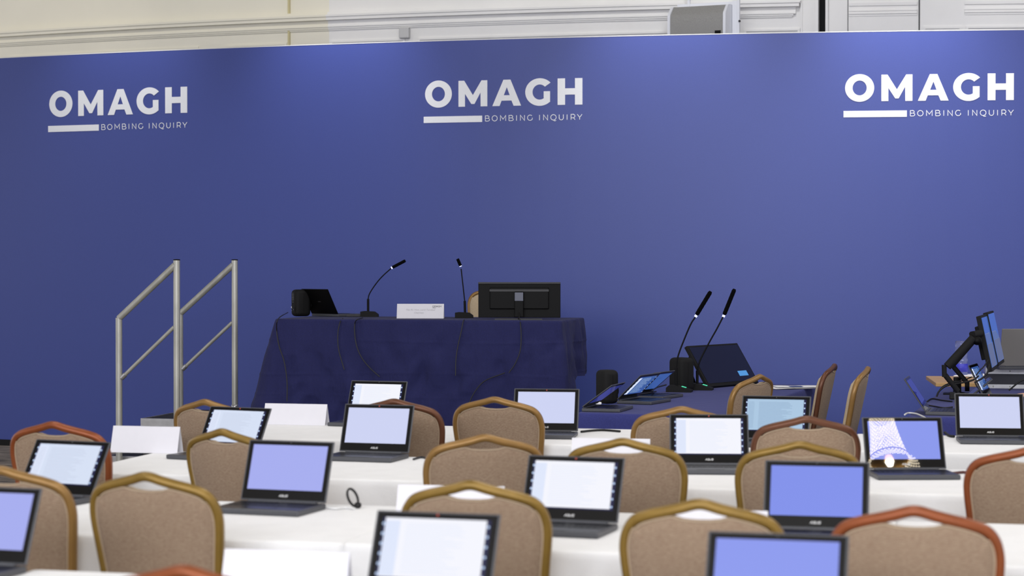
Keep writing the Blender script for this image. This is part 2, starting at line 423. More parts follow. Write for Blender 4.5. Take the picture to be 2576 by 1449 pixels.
logo(121.3, 471.3, 283.6, 'near the left end'); logo(1066, 1465.3, 263, 'in the middle'); logo(2122, 2550.5, 251.8, 'at the right end')

# spots above the backdrop (the room's downlights)
def wl(px, power, dy=.55, tz=2.9, ang=75, z=4.35, col=(.98, .98, 1)):
    p = at_wall(px, 150)
    spot('downlight_or_fill', (p.x, p.y - dy, z), (p.x, p.y + .1, tz), power, ang, col)
wl(310, 70); wl(860, 120); wl(1690, 125); wl(2270, 140); wl(2420, 160, 2.4, 1.2, 80, 4.9)
# wash on the room wall above, from added fill spots before the backdrop
for (x, y, p_, c_) in ((-8.6, 14.0, 100, (1, .94, .84)), (-6.2, 13.6, 98, (1, .96, .89)), (-3.8, 13.3, 112, (1, .98, .94)), (-1.4, 13.4, 118, (.98, .98, 1)), (1.0, 14.0, 114, (.98, .98, 1))):
    spot('downlight_or_fill', (x, y, 5.0), (x, 16.8, 3.55), p_, 62, c_, 1.0, .25)

# ------------------------------------------------------------------ wall loudspeaker and small wall box
def build_pa():
    c = at_wall(1757, 60, 1.35); t = empty('wall_loudspeaker', (c.x, c.y, c.z - .28), R(-10))
    tag(t, 'white loudspeaker with curved grey perforated grille mounted high above the backdrop', 'loudspeaker')
    prof = [(-.02, 0), (-.035, .10), (-.045, .20), (-.045, .28), (-.043, .345), (-.035, .362), (.04, .43)]
    Lh = .225
    g = MB(); vs = []; fs = []
    for (y, z) in prof: vs += [(-Lh, y, z), (Lh, y, z)]
    for i in range(len(prof) - 1): fs.append((2 * i, 2 * i + 1, 2 * i + 3, 2 * i + 2))
    g.add(vs, fs, True); g.build('grille', M_grille, t)
    cab = MB(); out = [(-.012, 0)] + [(y + .008, z - .004) for y, z in prof[1:]] + [(.20, .43), (.20, 0)]
    cab.prism(out, 2 * Lh, lambda y, z, d: Vector((-Lh + d, y, z))); cab.build('cabinet', M_speak, t)
    for s in (-1, 1):
        e = MB(); out2 = [(-.035, 0)] + [(y - .014, z) for y, z in prof[1:]] + [(.07, .437), (.2, .437), (.2, 0)]
        e.prism(out2, .022, lambda y, z, d, s=s: Vector((s * Lh + (d if s > 0 else -d), y, z))); e.build('end_cap', M_speak, t)
    bb = MB(); bb.box((Lh - .045, -.050, .195), (.048, .012, .036)); bb.build('badge', M_black, t)
    br = MB(); br.box((-.15, .21, .75), (.02, .03, 1.2), bev=.003); br.box((Lh + .075, .13, .60), (.02, .03, 1.5), bev=.003)
    br.box((Lh + .05, .13, .22), (.05, .02, .5)); br.box((-.0, .215, .45), (.5, .02, .05)); br.build('mounting_bracket', M_speak, t)
    for z in (.17, .30):
        sc = MB(); sc.lathe([(.0, -.004), (.009, -.004), (.009, .006), (.004, .008)], n=10, M=Matrix.Translation((Lh + .09, .11, z)) @ Matrix.Rotation(R(90), 4, 'X')); sc.build('bolt', M_dark, t)
build_pa()
p = at_wall(1018, 83, OFF - .03)
sb = MB(); sb.box((0, 0, 0), (.09, .06, .095), bev=.01); o = sb.build('wall_sensor', mat('pale_grey_plastic', (196, 196, 196), .5), None, p)
tag(o, 'small pale grey square box on the wall above the backdrop', 'sensor box')

# ------------------------------------------------------------------ banquet chair
def chair_curve():
    half = [(.160, .44), (.163, .52), (.171, .62), (.181, .72), (.189, .79), (.190, .832), (.181, .868), (.160, .893), (.125, .907), (.085, .917), (.045, .927), (.018, .935), (0, .9375)]
    full = [(-x, z) for x, z in half] + [(x, z) for x, z in half[::-1][1:]]
    return [(p.x, p.y) for p in catmull([(x, z, 0) for x, z in full], 4)]
CC = chair_curve()
def backY(x, z): return -.215 - math.tan(R(12)) * (z - .44) + .030 * (x / .19) ** 2
def make_chair(frame_mat, cname='banquet_chair'):
    t = empty(cname)
    f = MB(); f.tube([(x, backY(x, z), z) for x, z in CC], 1, prof=RRP(.0115, .0135, .55), up=(0, 1, 0)); f.build('back_frame', frame_mat, t)
    # upholstered back: closed outline inside the frame
    side = []
    for x, z in CC:
        if x >= 0 and z < .93: side.append((x, z))
    side = side[::-1]                    # bottom -> top on the right
    side.sort(key=lambda p: (p[1], -p[0]))
    rt = [(max(0, x - .008), z - (.010 if z > .88 else 0)) for x, z in side if z > .475]
    rt = [p for p in rt if p[0] > .074]
    top = [(.066, .908), (.045, .902), (.022, .900), (0, .8995)]
    out = [(0.0, .475), (.08, .475)] + rt + top
    full = out + [(-x, z) for x, z in out[::-1][1:-1]]
    cx, cz = 0, .70
    for (sgn, dep, edge) in ((-1, .011, .006), (1, .036, .012)):
        pass
    pb = MB(); n = len(full)
    rings = [(1.0, .000), (.985, .007), (.95, .011), (.85, .013), (.5, .014), (.2, .014)]
    def ring(k, off): return [Vector((x * k, backY(x * k, cz + (z - cz) * k) + off, cz + (z - cz) * k)) for x, z in full]
    vs = []
    for k, o_ in rings[::-1]: vs += ring(k, -o_ + .002)
    fo = [.004, .024, .030, .034, .037, .037]
    for (k, o_), q_ in zip(rings, fo): vs += ring(k, .004 + q_)
    m = len(rings) * 2
    fs = [(i * n + j, i * n + (j + 1) % n, (i + 1) * n + (j + 1) % n, (i + 1) * n + j) for i in range(m - 1) for j in range(n)]
    fs += [tuple(range(n))[::-1], tuple((m - 1) * n + j for j in range(n))]
    pb.add(vs, fs, True)
    hf = n * (len(rings))
    pb.mi = [1 if min(f) >= hf - n and max(f) >= hf else 0 for f in pb.f]; pd = pb.build('backrest', [M_fabric, M_pipingw], t)
    pp = MB(); pts = [Vector((x * .985, backY(x, z) - .006, cz + (z - cz) * .985)) for x, z in full]
    pp.tube(pts + [pts[0]], .0028, n=6, caps=False); pp.build('piping', M_piping, pd)
    s = MB(); s.box((0, 0.005, .462), (.42, .42, .062), bev=.028); s.smooth = True; s.build('seat', M_fabric, t)
    sf = MB(); sf.box((0, .0, .424), (.38, .40, .018), bev=.004); sf.build('seat_frame', frame_mat, t)
    for sx in (-1, 1):
        for sy in (-1, 1):
            l = MB()
            if sy < 0: pts = [(sx * .160, backY(.16, .44), .445), (sx * .164, -.235, .25), (sx * .170, -.285, 0)]
            else: pts = [(sx * .178, .17, .43), (sx * .184, .185, .2), (sx * .190, .195, 0)]
            l.tube(catmull(pts, 4), 1, prof=RRP(.011, .011, .5), up=(0, 1, 0)); l.build('leg', frame_mat, t)
    return t
protos = {}
for k, m in (('gold', M_gold), ('warm', M_gold2), ('orange', M_orange), ('brown', M_brown)): protos[k] = [make_chair(m), False]
CG = 'banquet chairs at the white tables'
def place_chair(kind, apx, apy, yaw, label, group, H=.95, z=None):
    pr = protos[kind]
    if not pr[1]: o = pr[0]; pr[1] = True
    else: o = copy_tree(pr[0])
    a = at_h(apx, apy, H)
    k = H / .95; off = Matrix.Rotation(yaw, 3, 'Z') @ Vector((0, backY(0, .94) * k, 0))
    o.location = (a.x - off.x, a.y - off.y, 0); o.rotation_euler = (0, 0, yaw); o.scale = (k, k, k)
    tag(o, label, 'chair', group)
    return o
CH = [
 ('orange', 462, 1421, -4, 'banquet chair nearest the camera, only its copper-brown top rail rising at the lower edge'),
 ('warm', 0, 1172, -3, 'gold-framed banquet chair cut off by the left edge, behind the bottom left laptop'),
 ('gold', 366, 1187, -7, 'gold-framed taupe chair, fully visible front left, right of the chair cut by the left edge'),
 ('gold', 1183, 1208, 0, 'gold-framed taupe chair in the middle of the third row behind the large white-screen laptop'),
 ('gold', 1761, 1255, 0, 'gold-framed taupe chair in front of the blue-screen laptop, left of the copper-framed front chair'),
 ('orange', 2301, 1272, 0, 'copper-framed taupe chair large at the front right corner'),
 ('orange', 132, 1060, -5, 'copper-framed taupe chair at far left of the second row behind a slanted laptop'),
 ('gold', 558, 1078, -20, 'gold-framed taupe chair left of the blue laptop in the second row, turned to the right'),
 ('warm', 1221, 1092, 18, 'gold-framed taupe chair of the second row left of the white-screen laptop, turned to the left'),
 ('gold', 1567, 1102, 2, 'gold-framed taupe chair of the second row right of the middle white-screen laptop'),
 ('gold', 2012, 1109, 8, 'gold-framed taupe chair right behind the blue-screen laptop with light streaks'),
 ('orange', 2595, 1124, 0, 'copper-framed taupe chair cut off by the right edge'),
 ('warm', 515, 1004, -17, 'gold-framed chair in the farthest row in front of the step handrails'),
 ('brown', 991, 1003, 0, 'dark brown-framed chair half hidden behind the lavender-screen laptop, farthest row'),
 ('warm', 1244, 998, -4, 'gold-framed chair in the farthest row directly before the dark cloth of the raised desk'),
 ('warm', 1715, 1022, 8, 'gold-framed chair peeking over the top of the white-screen laptop, before the blue table'),
 ('brown', 2030, 1046, 10, 'reddish brown-framed chair in the farthest row left of the laptop with sparkling reflection'),
]
for (k, px, py, yw, lab) in CH: place_chair(k, px, py, R(yw), lab, CG)
# chairs on the far side
SG = 'side-on chairs by the blue table'
place_chair('brown', 2100, 914, face_yaw(.955, -.29), 'brown-framed chair seen edge-on right of the blue table, nearer the table of the two', SG, H=.938)
place_chair('warm', 2184, 921, face_yaw(.965, -.26), 'gold chair seen edge-on with pale back, standing alone before the blue backdrop', SG, H=.972)
place_chair('warm', 1912, 941, face_yaw(.80, -.60), 'gold chair turned three-quarters at the near corner of the blue table', SG)

# ------------------------------------------------------------------ tables with cloths
from mathutils import noise as MN
def cloth(L, D, drop, amp, seed, *, wr=.006, kf=9.0, nper=240, rows=14, dropf=None, flare=0.0, ridges=(), top_amp=0.0):
    """tablecloth mesh around a L x D top, local origin at the top centre"""
    rnd = random.Random(seed); r = .018
    per = []
    corners = [(L / 2 - r, -D / 2 + r, -90), (L / 2 - r, D / 2 - r, 0), (-L / 2 + r, D / 2 - r, 90), (-L / 2 + r, -D / 2 + r, 180)]
    segs = []
    for i, (cx, cy, a0) in enumerate(corners):
        for k in range(7):
            a = R(a0 + 90 * k / 6); segs.append((cx + r * math.cos(a), cy + r * math.sin(a), math.cos(a), math.sin(a), 1.0 - abs(k - 3) / 3.0))
        nx, ny, na = corners[(i + 1) % 4]
        a = R(a0 + 90); sx, sy = cx + r * math.cos(a), cy + r * math.sin(a); ex, ey = nx + r * math.cos(a), ny + r * math.sin(a)
        ln = math.hypot(ex - sx, ey - sy); nn = max(8, int(ln / .022))
        for k in range(1, nn): segs.append((sx + (ex - sx) * k / nn, sy + (ey - sy) * k / nn, math.cos(a), math.sin(a), 0.0))
    ph = [rnd.uniform(0, 6.28) for _ in range(6)]
    n = len(segs); mb = MB(); vs = []; s = 0; arc = []
    for i in range(n):
        if i: s += math.hypot(segs[i][0] - segs[i - 1][0], segs[i][1] - segs[i - 1][1])
        arc.append(s)
    tot = s
    rings = [(-.016, 0, 0), (-.010, 0, 0), (-.004, -.002, 0), (0.0, -.008, 0)]
    for (o_, dz, t) in rings:
        for (x, y, nx, ny, c) in segs: vs.append(Vector((x + nx * (o_ + .006), y + ny * (o_ + .006), dz)))
    for j in range(1, rows + 1):
        t = j / rows
        for i, (x, y, nx, ny, c) in enumerate(segs):
            q = arc[i] / tot * 2 * math.pi; w = arc[i]
            dr = drop if dropf is None else dropf(x, y)
            wave = (.5 * math.sin(w * kf + ph[0]) + .3 * math.sin(w * kf * 2.3 + ph[1]) + .2 * math.sin(w * kf * .45 + ph[2]) + .15 * math.sin(w * kf * 4.7 + ph[3]))
            near = math.exp(-min(abs(abs(x) - L / 2), 9) / .12) * math.exp(-min(abs(abs(y) - D / 2), 9) / .12) if flare else 0
            o_ = .006 + amp * (t ** .8) * (.55 + .55 * wave) + (flare(x, y) if callable(flare) else flare) * t * near
            zz = -.008 - dr * t + .004 * math.sin(w * 7 + ph[4]) * t
            nv = MN.noise(Vector((x * 7 + zz * 3.5, y * 7, zz * 3.0 + seed))) + .6 * MN.noise(Vector((x * 13 - zz * 8, y * 13, zz * 6.0 + seed)))
            o_ += wr * min(1, t * 3) * (nv + .35 * (1 - abs(nv)) ** 3)
            for (rz, ra) in ridges: o_ += ra * (.6 + .8 * MN.noise(Vector((w * 2.5, rz * 9, 1)))) * math.exp(-((-zz - rz + .008 * math.sin(w * 3 + rz * 20)) / .007) ** 2)
            vs.append(Vector((x + nx * o_, y + ny * o_, zz)))
    m = 4 + rows
    fs = [(i * n + k, i * n + (k + 1) % n, (i + 1) * n + (k + 1) % n, (i + 1) * n + k) for i in range(m - 1) for k in range(n)]
    mb.add(vs, fs, True); mb.add([vs[k] for k in range(n)], [tuple(range(n))], True)
    return mb
def trestle(L, D, h, loc, yaw, label, group=None):
    t = empty('trestle_table', loc, yaw); tag(t, label, 'table', group)
    b_ = MB(); b_.box((0, 0, h - .016), (L, D, .026), bev=.004); b_.build('table_top', M_woodtop, t)
    for sx in (-1, 1):
        for sy in (-1, 1):
            l = MB(); l.tube([(sx * (L / 2 - .34), sy * (D / 2 - .10), h - .029), (sx * (L / 2 - .34), sy * (D / 2 - .10), 0)], .014, n=8); l.build('leg', M_dark, t)
    return t
TH = .745
def row_table(x0, x1, y0, y1, n, labs, gname, seed):
    Lx = (x1 - x0) / n
    for i in range(n):
        cx = x0 + Lx * (i + .5); cy = (y0 + y1) / 2; D = (y1 - y0) - .02
        trestle(Lx - .03, D - .02, TH - .004, (cx, cy, 0), 0, 'folding table under the white cloth, ' + labs[i], 'tables under the white cloths')
        o_ = cloth(Lx - .012, D, .238, .014, seed + i).build('tablecloth', M_white_cloth, None, (cx, cy, TH))
        tag(o_, 'white tablecloth, ' + labs[i], 'tablecloth', 'white tablecloths in rows')
aX = lambda px, a: at_Y(px, 1100, a).x
PL = ['left table', 'second table from the left', 'third table from the left', 'right table']
R1 = (8.22, 9.06); R2 = (6.71, 7.56); R3 = (5.15, 6.00); R4 = (3.70, 4.545)
x0 = aX(452, R1[0]); row_table(x0, x0 + 4 * 1.45, *R1, 4, [l + ' of the farthest white row' for l in PL], '', 11)
x0 = aX(170, R2[0]); row_table(x0, x0 + 4 * 1.40, *R2, 4, [l + ' of the second white row' for l in PL], '', 21)
x0 = aX(-90, R3[0]); xs = aX(857, R3[0]); row_table(xs - 1.45, xs + 1.45 * 2, *R3, 3, [l + ' of the third white row' for l in PL[:3]], '', 31)
x0 = aX(60, R4[1] - .05); row_table(x0, x0 + 3 * 1.2, *R4, 3, [l + ' of the nearest white row' for l in PL[:3]], '', 41)

# ------------------------------------------------------------------ laptops
LW, LD, LH = .294, .204, .1955
_cache = {}
def once(key, fn):
    if key not in _cache: _cache[key] = fn()
    return _cache[key]
def link_mesh(name, me, parent, loc=None):
    o = bpy.data.objects.new(name, me); COL.objects.link(o); o.parent = parent
    if loc: o.location = loc
    return o
def me_of(mb, name, mats):
    o = mb.build(name, mats); me = o.data; bpy.data.objects.remove(o); return me
def m_base():
    b = MB(); b.box((0, -LD / 2, .0095), (LW, LD, .017), bev=.004)
    b.box((0, -.006, .019), (LW * .8, .014, .008), bev=.003); b.cur = 1; b.box((0, -.110, .0181), (LW - .014, LD - .030, .0008)); return me_of(b, 'base', [M_lapgrey, M_deck])
def m_keys():
    b = MB()
    for r_ in range(5):
        n = 13 if r_ else 14; w = .255 / n
        for k in range(n):
            if r_ == 4 and 3 <= k <= 8:
                if k == 3: b.box((-.1275 + w * 6, -.040 - .0185 * r_, .0188), (w * 6 - .003, .0155, .0022))
                continue
            b.box((-.1275 + w * (k + .5), -.040 - .0185 * r_, .0188), (w - .003, .0155, .0022))
    return me_of(b, 'keyboard', M_key)
def m_pad():
    b = MB(); b.box((0, -.170, .0188), (.10, .052, .001), bev=.0004); return me_of(b, 'touchpad', M_deck)
def m_lid():
    b = MB(); b.box((0, .005, LH / 2), (LW, .006, LH), bev=.0028); b.cur = 1
    b.box((0, .0018, LH / 2), (LW - .010, .0014, LH - .009)); return me_of(b, 'lid', [M_lapgrey, M_bezel])
def m_logo():
    b = MB(); x = 0; h = .0062
    for ch, w in (('A', .95), ('S', .8), ('U', .85), ('S', .8)):
        for pl in SL(ch, w): stroke(b, [(px + x, py) for px, py in pl], .24, lambda u, v, d: Vector(((u - 2.2) * h * 1.08 + v * h * .25, .0009 - d, .0135 + v * h)), .0004)
        x += w + .28
    return me_of(b, 'brand_lettering', mat('silver_lettering', (205, 205, 205), .4, emit=(120, 120, 120), estr=.0))
def m_cam(m):
    b = MB(); b.lathe([(0, 0), (.0026, 0), (.0026, .0006), (0, .0006)], n=12, M=Matrix.Translation((0, .0011, LH - .008)) @ Matrix.Rotation(R(90), 4, 'X')); return me_of(b, 'webcam', m)
SX0, SX1, SZ0, SZ1 = -.128, .128, .0355, .1795
def rect(b, x0, x1, z0, z1, y):
    b.quad([(x0, y, z0), (x1, y, z0), (x1, y, z1), (x0, y, z1)])
def m_screen(kind):
    b = MB(); y = .0009
    if kind in ('lav', 'lavp', 'viol', 'blue1', 'blue2', 'off', 'navy', 'dim'):
        rect(b, SX0, SX1, SZ0, SZ1, y)
        return me_of(b, 'screen', {'lav': M_lav, 'lavp': M_lavp, 'viol': M_viol, 'blue1': M_blue1, 'blue2': M_blue2, 'off': M_off, 'navy': M_navs, 'dim': M_stepblue}[kind])
    pg = {'white': M_white_s, 'pale': M_pale_s, 'cyan': M_cyan_s, 'table': M_stepblue}[kind]
    tx = {'white': M_side_s, 'pale': M_txt, 'cyan': M_txt2, 'table': M_cyan_s}[kind]
    b.cur = 0; rect(b, SX0, SX1, SZ0, SZ1, y)
    px0, px1 = (SX0 + .006, SX1 - .010)
    b.cur = 1; rect(b, px0, px1, SZ0 + .004, SZ1 - .001, y - .0002)
    b.cur = 2; rect(b, px0, px0 + .036, SZ0 + .006, SZ1 - .008, y - .0003)
    rnd = random.Random(5)
    b.cur = 3
    for i in range(24):
        z = SZ1 - .014 - i * .0052
        if z < SZ0 + .012: break
        wd_ = .125 + rnd.uniform(-.03, .02)
        rect(b, px0 + .050, px0 + .050 + wd_, z - .0011, z, y - .0004)
        rect(b, px0 + .004, px0 + .030, z - .0010, z, y - .0004)
    b.cur = 4
    for sx, xx in ((-1, SX0 + .0025), (1, SX1 - .0055)):
        for i in range(6):
            z = SZ1 - .016 - i * .0235
            b.add([(xx + .0032 * math.cos(a * math.pi / 4), y - .0005, z + .0035 * math.sin(a * math.pi / 4)) for a in range(8)], [tuple(range(8))])
    return me_of(b, 'screen', [M_wallp, pg, M_side_s if kind != 'cyan' else M_cyan_s, tx, M_icon])
def make_laptop(loc, yaw, T, kind, label, group, camlit=True, logo_=True, scale=1.0, cat='laptop'):
    t = empty('laptop', loc, yaw); tag(t, label, cat, group)
    if scale != 1.0: t.scale = (scale,) * 3
    link_mesh('base', once('base', m_base), t); link_mesh('keyboard', once('keys', m_keys), t); link_mesh('touchpad', once('pad', m_pad), t)
    l = link_mesh('lid', once('lid', m_lid), t, (0, -.006, .021)); l.rotation_euler = (-T, 0, 0)
    link_mesh('screen', once('scr' + kind, lambda: m_screen(kind)), l)
    link_mesh('webcam', once('cam%d' % camlit, lambda: m_cam(M_red if camlit else M_dark)), l)
    if logo_: link_mesh('brand_lettering', once('logo', m_logo), l)
    return t
def laptop_top(mx, my, tot, T, kind, label, surface=TH, **k):
    """placed from the middle of the lid's top edge"""
    h = surface + .021 + LH * math.cos(T); p = at_h(mx, my, h)
    yaw = YAW - tot
    off = Matrix.Rotation(yaw, 3, 'Z') @ Vector((0, -.006 + .005 + LH * math.sin(T), 0))
    return make_laptop((p.x - off.x, p.y - off.y, surface), yaw, T, kind, label, 'laptops on the white tables', **k)
LAP = [
 (955, 957.5, 20, 22, 'white', 0, 'white-screen laptop in the farthest row before the dark desk cloth'),
 (1376, 977, 8, 20, 'lavp', 1, 'pale lavender-screen laptop in the farthest row left of the blue table'),
 (2487, 989, 7, 24, 'lavp', 1, 'pale lavender-screen laptop at far right below the monitor arm'),
 (1954, 995, 16, 24, 'cyan', 0, 'laptop showing a text document, beside the edge-on chair at the blue table'),
 (607, 1023, 27, 30, 'pale', 1, 'slanted laptop with a white page near the bottom of the handrail posts'),
 (956, 1016.5, 17, 20, 'lavp', 1, 'lavender-screen laptop in front of the dark brown chair, second row'),
 (1783, 1041, 4, 24, 'white', 1, 'bright white-screen laptop in front of the blue table, second row'),
 (2268, 1048.5, -2, 22, 'blue2', 0, 'laptop whose screen reflects a sparkling crystal chandelier'),
 (186, 1106.5, 24, 32, 'pale', 0, 'slanted laptop with a white page in front of the far-left copper-framed chair'),
 (735, 1107.5, 19, 20, 'viol', 0, 'violet-blue laptop beside the black looped strap, third row'),
 (1451, 1146.5, 19, 23, 'white', 1, 'white-screen laptop in the middle of the third row'),
 (2056, 1158.5, 13, 21, 'blue1', 0, 'blue-screen laptop in the third row behind the copper-framed front chair'),
 (-22, 1222, 18, 22, 'viol', 0, 'violet-blue laptop cut off by the left edge'),
 (1104, 1286.5, 16, 25, 'white', 1, 'largest white-screen laptop, at the lower edge of the middle'),
 (1958, 1339, 15, 25, 'blue2', 0, 'largest blue-screen laptop, at the lower right edge'),
]
LOBJ = {}
for (mx, my, tot, T, kind, cl, lab) in LAP: LOBJ[mx] = laptop_top(mx, my, R(tot), R(T), kind, lab, camlit=bool(cl))

# ------------------------------------------------------------------ folded name cards
def tent_card(cx, ytop, tot, h, w, label, base=TH, text=None, name='name_card', group='blank name cards on the white tables'):
    th = base + h; p = at_h(cx, ytop, th)
    t = empty(name, (p.x, p.y, base + .0005), YAW - tot); tag(t, label, 'name card', group)
    d = .034; b_ = MB()
    for s in (-1, 1):
        vs = [(-w / 2, s * d, 0), (w / 2, s * d, 0), (w / 2, s * .0006, h), (-w / 2, s * .0006, h)]
        nrm = Vector((0, s * h, d)).normalized() * -.0007
        vs2 = [Vector(v) + nrm for v in vs]
        b_.add(vs + vs2, [(0, 1, 2, 3), (7, 6, 5, 4), (0, 4, 5, 1), (1, 5, 6, 2), (2, 6, 7, 3), (3, 7, 4, 0)])
    b_.build('folded_card', M_card, t)
    return t, h, w, d
tent_card(745, 1016, R(14), .098, .312, 'blank white name card in the farthest row near the raised desk cloth')
tent_card(369, 1072.5, R(12), .105, .287, 'blank white name card below the handrails, on the left')
tent_card(1537, 1103, R(10), .095, .30, 'blank white name card mostly hidden behind a gold chair, middle right')
tent_card(1135, 1221.5, R(9), .085, .33, 'blank white name card behind the gold chair in the middle of the third row')
tent_card(722, 1386, R(12), .10, .30, 'blank white name card at the lower edge, nearest the camera')
tent_card(1810, 1283, R(12), .095, .26, 'blank white name card seen through the handle gap of a front chair')
SH = 1.146; STG = .40
t, h, w, d = tent_card(1058, 764.5, R(3), .097, .315, 'white name card with the chairman printing on the raised desk', base=SH, group=None)
def text_mesh(body, size, m, parent, loc, rot, ext=.0002, align='CENTER', shear=0.0, name='lettering'):
    cu = bpy.data.curves.new('t', 'FONT'); cu.body = body; cu.size = size; cu.extrude = ext; cu.align_x = align; cu.shear = shear
    o_ = bpy.data.objects.new('t', cu); COL.objects.link(o_)
    dg = bpy.context.evaluated_depsgraph_get(); dg.update()
    me = bpy.data.meshes.new_from_object(o_.evaluated_get(dg)); bpy.data.objects.remove(o_)
    me.materials.clear(); me.materials.append(m)
    n = bpy.data.objects.new(name, me); COL.objects.link(n); n.parent = parent; n.location = loc; n.rotation_euler = rot; return n
tl = math.atan2(d, h)
def on_card(x, z): return (x, -d * (1 - z / h) - .0012, z)
text_mesh('The Rt. Hon. Lord Turnbull', .0175, M_inkg, t, on_card(0, .052), (R(90) - tl, 0, 0), shear=.25, name='name_lettering')
text_mesh('Chairman', .0165, M_inkg, t, on_card(-.01, .033), (R(90) - tl, 0, 0), shear=.25, name='title_lettering')
text_mesh('OMAGH', .0165, M_ink, t, on_card(.110, .075), (R(90) - tl, 0, 0), name='logo_lettering')
u = MB(); u.box((.092, on_card(0, .070)[1], .0705), (.022, .0004, .002)); u.build('logo_bar', M_ink, t)

# ------------------------------------------------------------------ stage, steps with handrails
fr = at_h(1409, 807, SH); fL = at_h(695, 802, SH)
DY0 = (fr.y + fL.y) / 2; DX0, DX1 = fL.x, fr.x
DD = .76
stg = empty('stage_platform', ((DX0 + DX1) / 2 + .1, DY0 + .9, 0))
tag(stg, 'low black stage platform under the raised desk', 'stage')
sx0 = -4.98; sx1 = DX1 + .75; sy0 = DY0 - .55; sy1 = 14.6
s_ = MB(); s_.box(((sx0 + sx1) / 2, (sy0 + sy1) / 2, STG - .03), (sx1 - sx0, sy1 - sy0, .06)); world_build(s_, 'deck', M_stage, stg)
s_ = MB(); s_.box(((sx0 + sx1) / 2, (sy0 + sy1) / 2, (STG - .06) / 2), (sx1 - sx0 - .06, sy1 - sy0 - .06, STG - .06)); world_build(s_, 'skirt', M_blackm, stg)
s_ = MB(); s_.box(((sx0 + sx1) / 2, sy0 - .006, STG - .03), (sx1 - sx0, .012, .055)); world_build(s_, 'edge_rail', M_alu, stg)
ZA, ZB = 12.9, 13.85
A1t = at_z(291, 800, ZA); A2t = at_z(452, 655, ZA); 
zL, zR = A1t.z, A2t.z
YA = (A1t.y + A2t.y) / 2; XA1, XA2 = A1t.x, A2t.x
B1t = at_z(446, 788, ZB); B2t = at_z(597, 655, ZB); YB = (B1t.y + B2t.y) / 2; XB1, XB2 = B1t.x, B2t.x
stp = empty('stage_steps', (XA1 + .3, (YA + YB) / 2, 0)); tag(stp, 'aluminium and black steps leading up to the stage between two handrails', 'steps')
def stepbox(x0, x1, y0, y1, z0, z1):
    tr = MB(); tr.box(((x0 + x1) / 2, (y0 + y1) / 2, (z0 + z1) / 2), (x1 - x0, y1 - y0, z1 - z0)); tr_ = world_build(tr, 'tread', M_stage, stp)
    al = MB(); t_ = .02
    al.box(((x0 + x1) / 2, y0 - .006, z1 - .02), (x1 - x0, .012, .05)); al.box((x0 - .006, (y0 + y1) / 2, z1 - .02), (.012, y1 - y0 + .02, .05))
    al.box(((x0 + x1) / 2, y0 - .006, z1 - .012), (x1 - x0, .02, .01))
    world_build(al, 'step_edging', M_alub, stp)
stepbox(XA1 - .10, XA1 + .14, YA + .06, YB - .06, 0, .25)
stepbox(XA1 + .14, -5.0, YA + .06, YB - .06, 0, .50)
def handrail(X1, X2, Y, z1, z2, lab):
    t_ = empty('handrail', (X1, Y, 0)); tag(t_, lab, 'handrail', 'handrails of the stage steps')
    r_ = .0215
    for (X, zt, zb) in ((X1, z1, 0.0), (X2, z2, 0.0)):
        p_ = MB(); p_.tube([(X - X1, 0, zb), (X - X1, 0, zt)], r_, n=16); po = p_.build('post', M_alu, t_)
        if X == X2:
            c_ = MB(); c_.lathe([(0, 0), (r_ + .001, 0), (r_ + .001, .006), (0, .008)], (X - X1, 0, zt), 16); c_.build('end_cap', M_black, po)
        if X == X2 and Y > YA + .1:
            c_ = MB(); c_.lathe([(r_, 0), (r_ + .004, 0), (r_ + .004, .03), (r_, .03)], (X - X1, 0, .505), 16); c_.build('collar', M_alub, po)
    tr = MB(); tr.tube([(0, 0, z1 - .004), (X2 - X1 - .01, 0, z2 - .03)], r_ * .98, n=16); tr.build('top_rail', M_alu, t_)
    mr = MB(); mr.tube([(.02, 0, z1 - .39), (X2 - X1 - .018, 0, z2 - .43)], .0125, n=12); mr.build('middle_rail', M_alu, t_)
    sl = MB(); sl.tube([(.018, 0, z1 - .392), (.045, 0, z1 - .367)], .0165, n=12); sl.build('welded_socket', M_alub, t_)
handrail(XA1, XA2, YA, zL, zR, 'nearer aluminium handrail of the stage steps, left one')
handrail(XB1, XB2, YB, B1t.z, B2t.z, 'farther aluminium handrail of the stage steps, its right post before the backdrop')

# ------------------------------------------------------------------ raised desk with navy cloth
L = DX1 - DX0; dcx = (DX0 + DX1) / 2; dcy = DY0 + DD / 2
trestle(L - .04, DD - .04, .742, (dcx, dcy, STG), 0, 'folding table hidden under the navy cloth on the stage')
def ddrop(x, y):
    if y > DD / 2 - .03: return .37
    if x > L / 2 - .03:
        k = (y + DD / 2) / DD; return .70 if k < .12 else .70 - .33 * min(1, (k - .12) / .25)
    return .70
dc = cloth(L, DD, .70, .046, 77, kf=15.0, rows=90, wr=.026, dropf=ddrop, flare=lambda x, y: (.16 if x < 0 else .045) if y < 0 else (.05 if x < 0 else -.02), ridges=((.142, .0035), (.355, .004), (.50, .003)))
o = dc.build('tablecloth', M_navy, None, (dcx, dcy, SH)); tag(o, 'dark navy cloth draped over the raised desk down to the stage', 'tablecloth')
FY = DY0     # front plane of the desk

# chair behind the desk
o = place_chair('warm', 1212, 722, R(180), 'gold-framed chair behind the raised desk, half hidden by the monitor', 'chair at the raised desk', H=.95)
pch = at_Y(1205, 722, DY0 + DD + .10)
o.location = (pch.x, pch.y + .20, STG - .025 + .02); o.location.z = STG
o.rotation_euler = (0, 0, R(180))
o['group'] = 'chair at the raised desk'

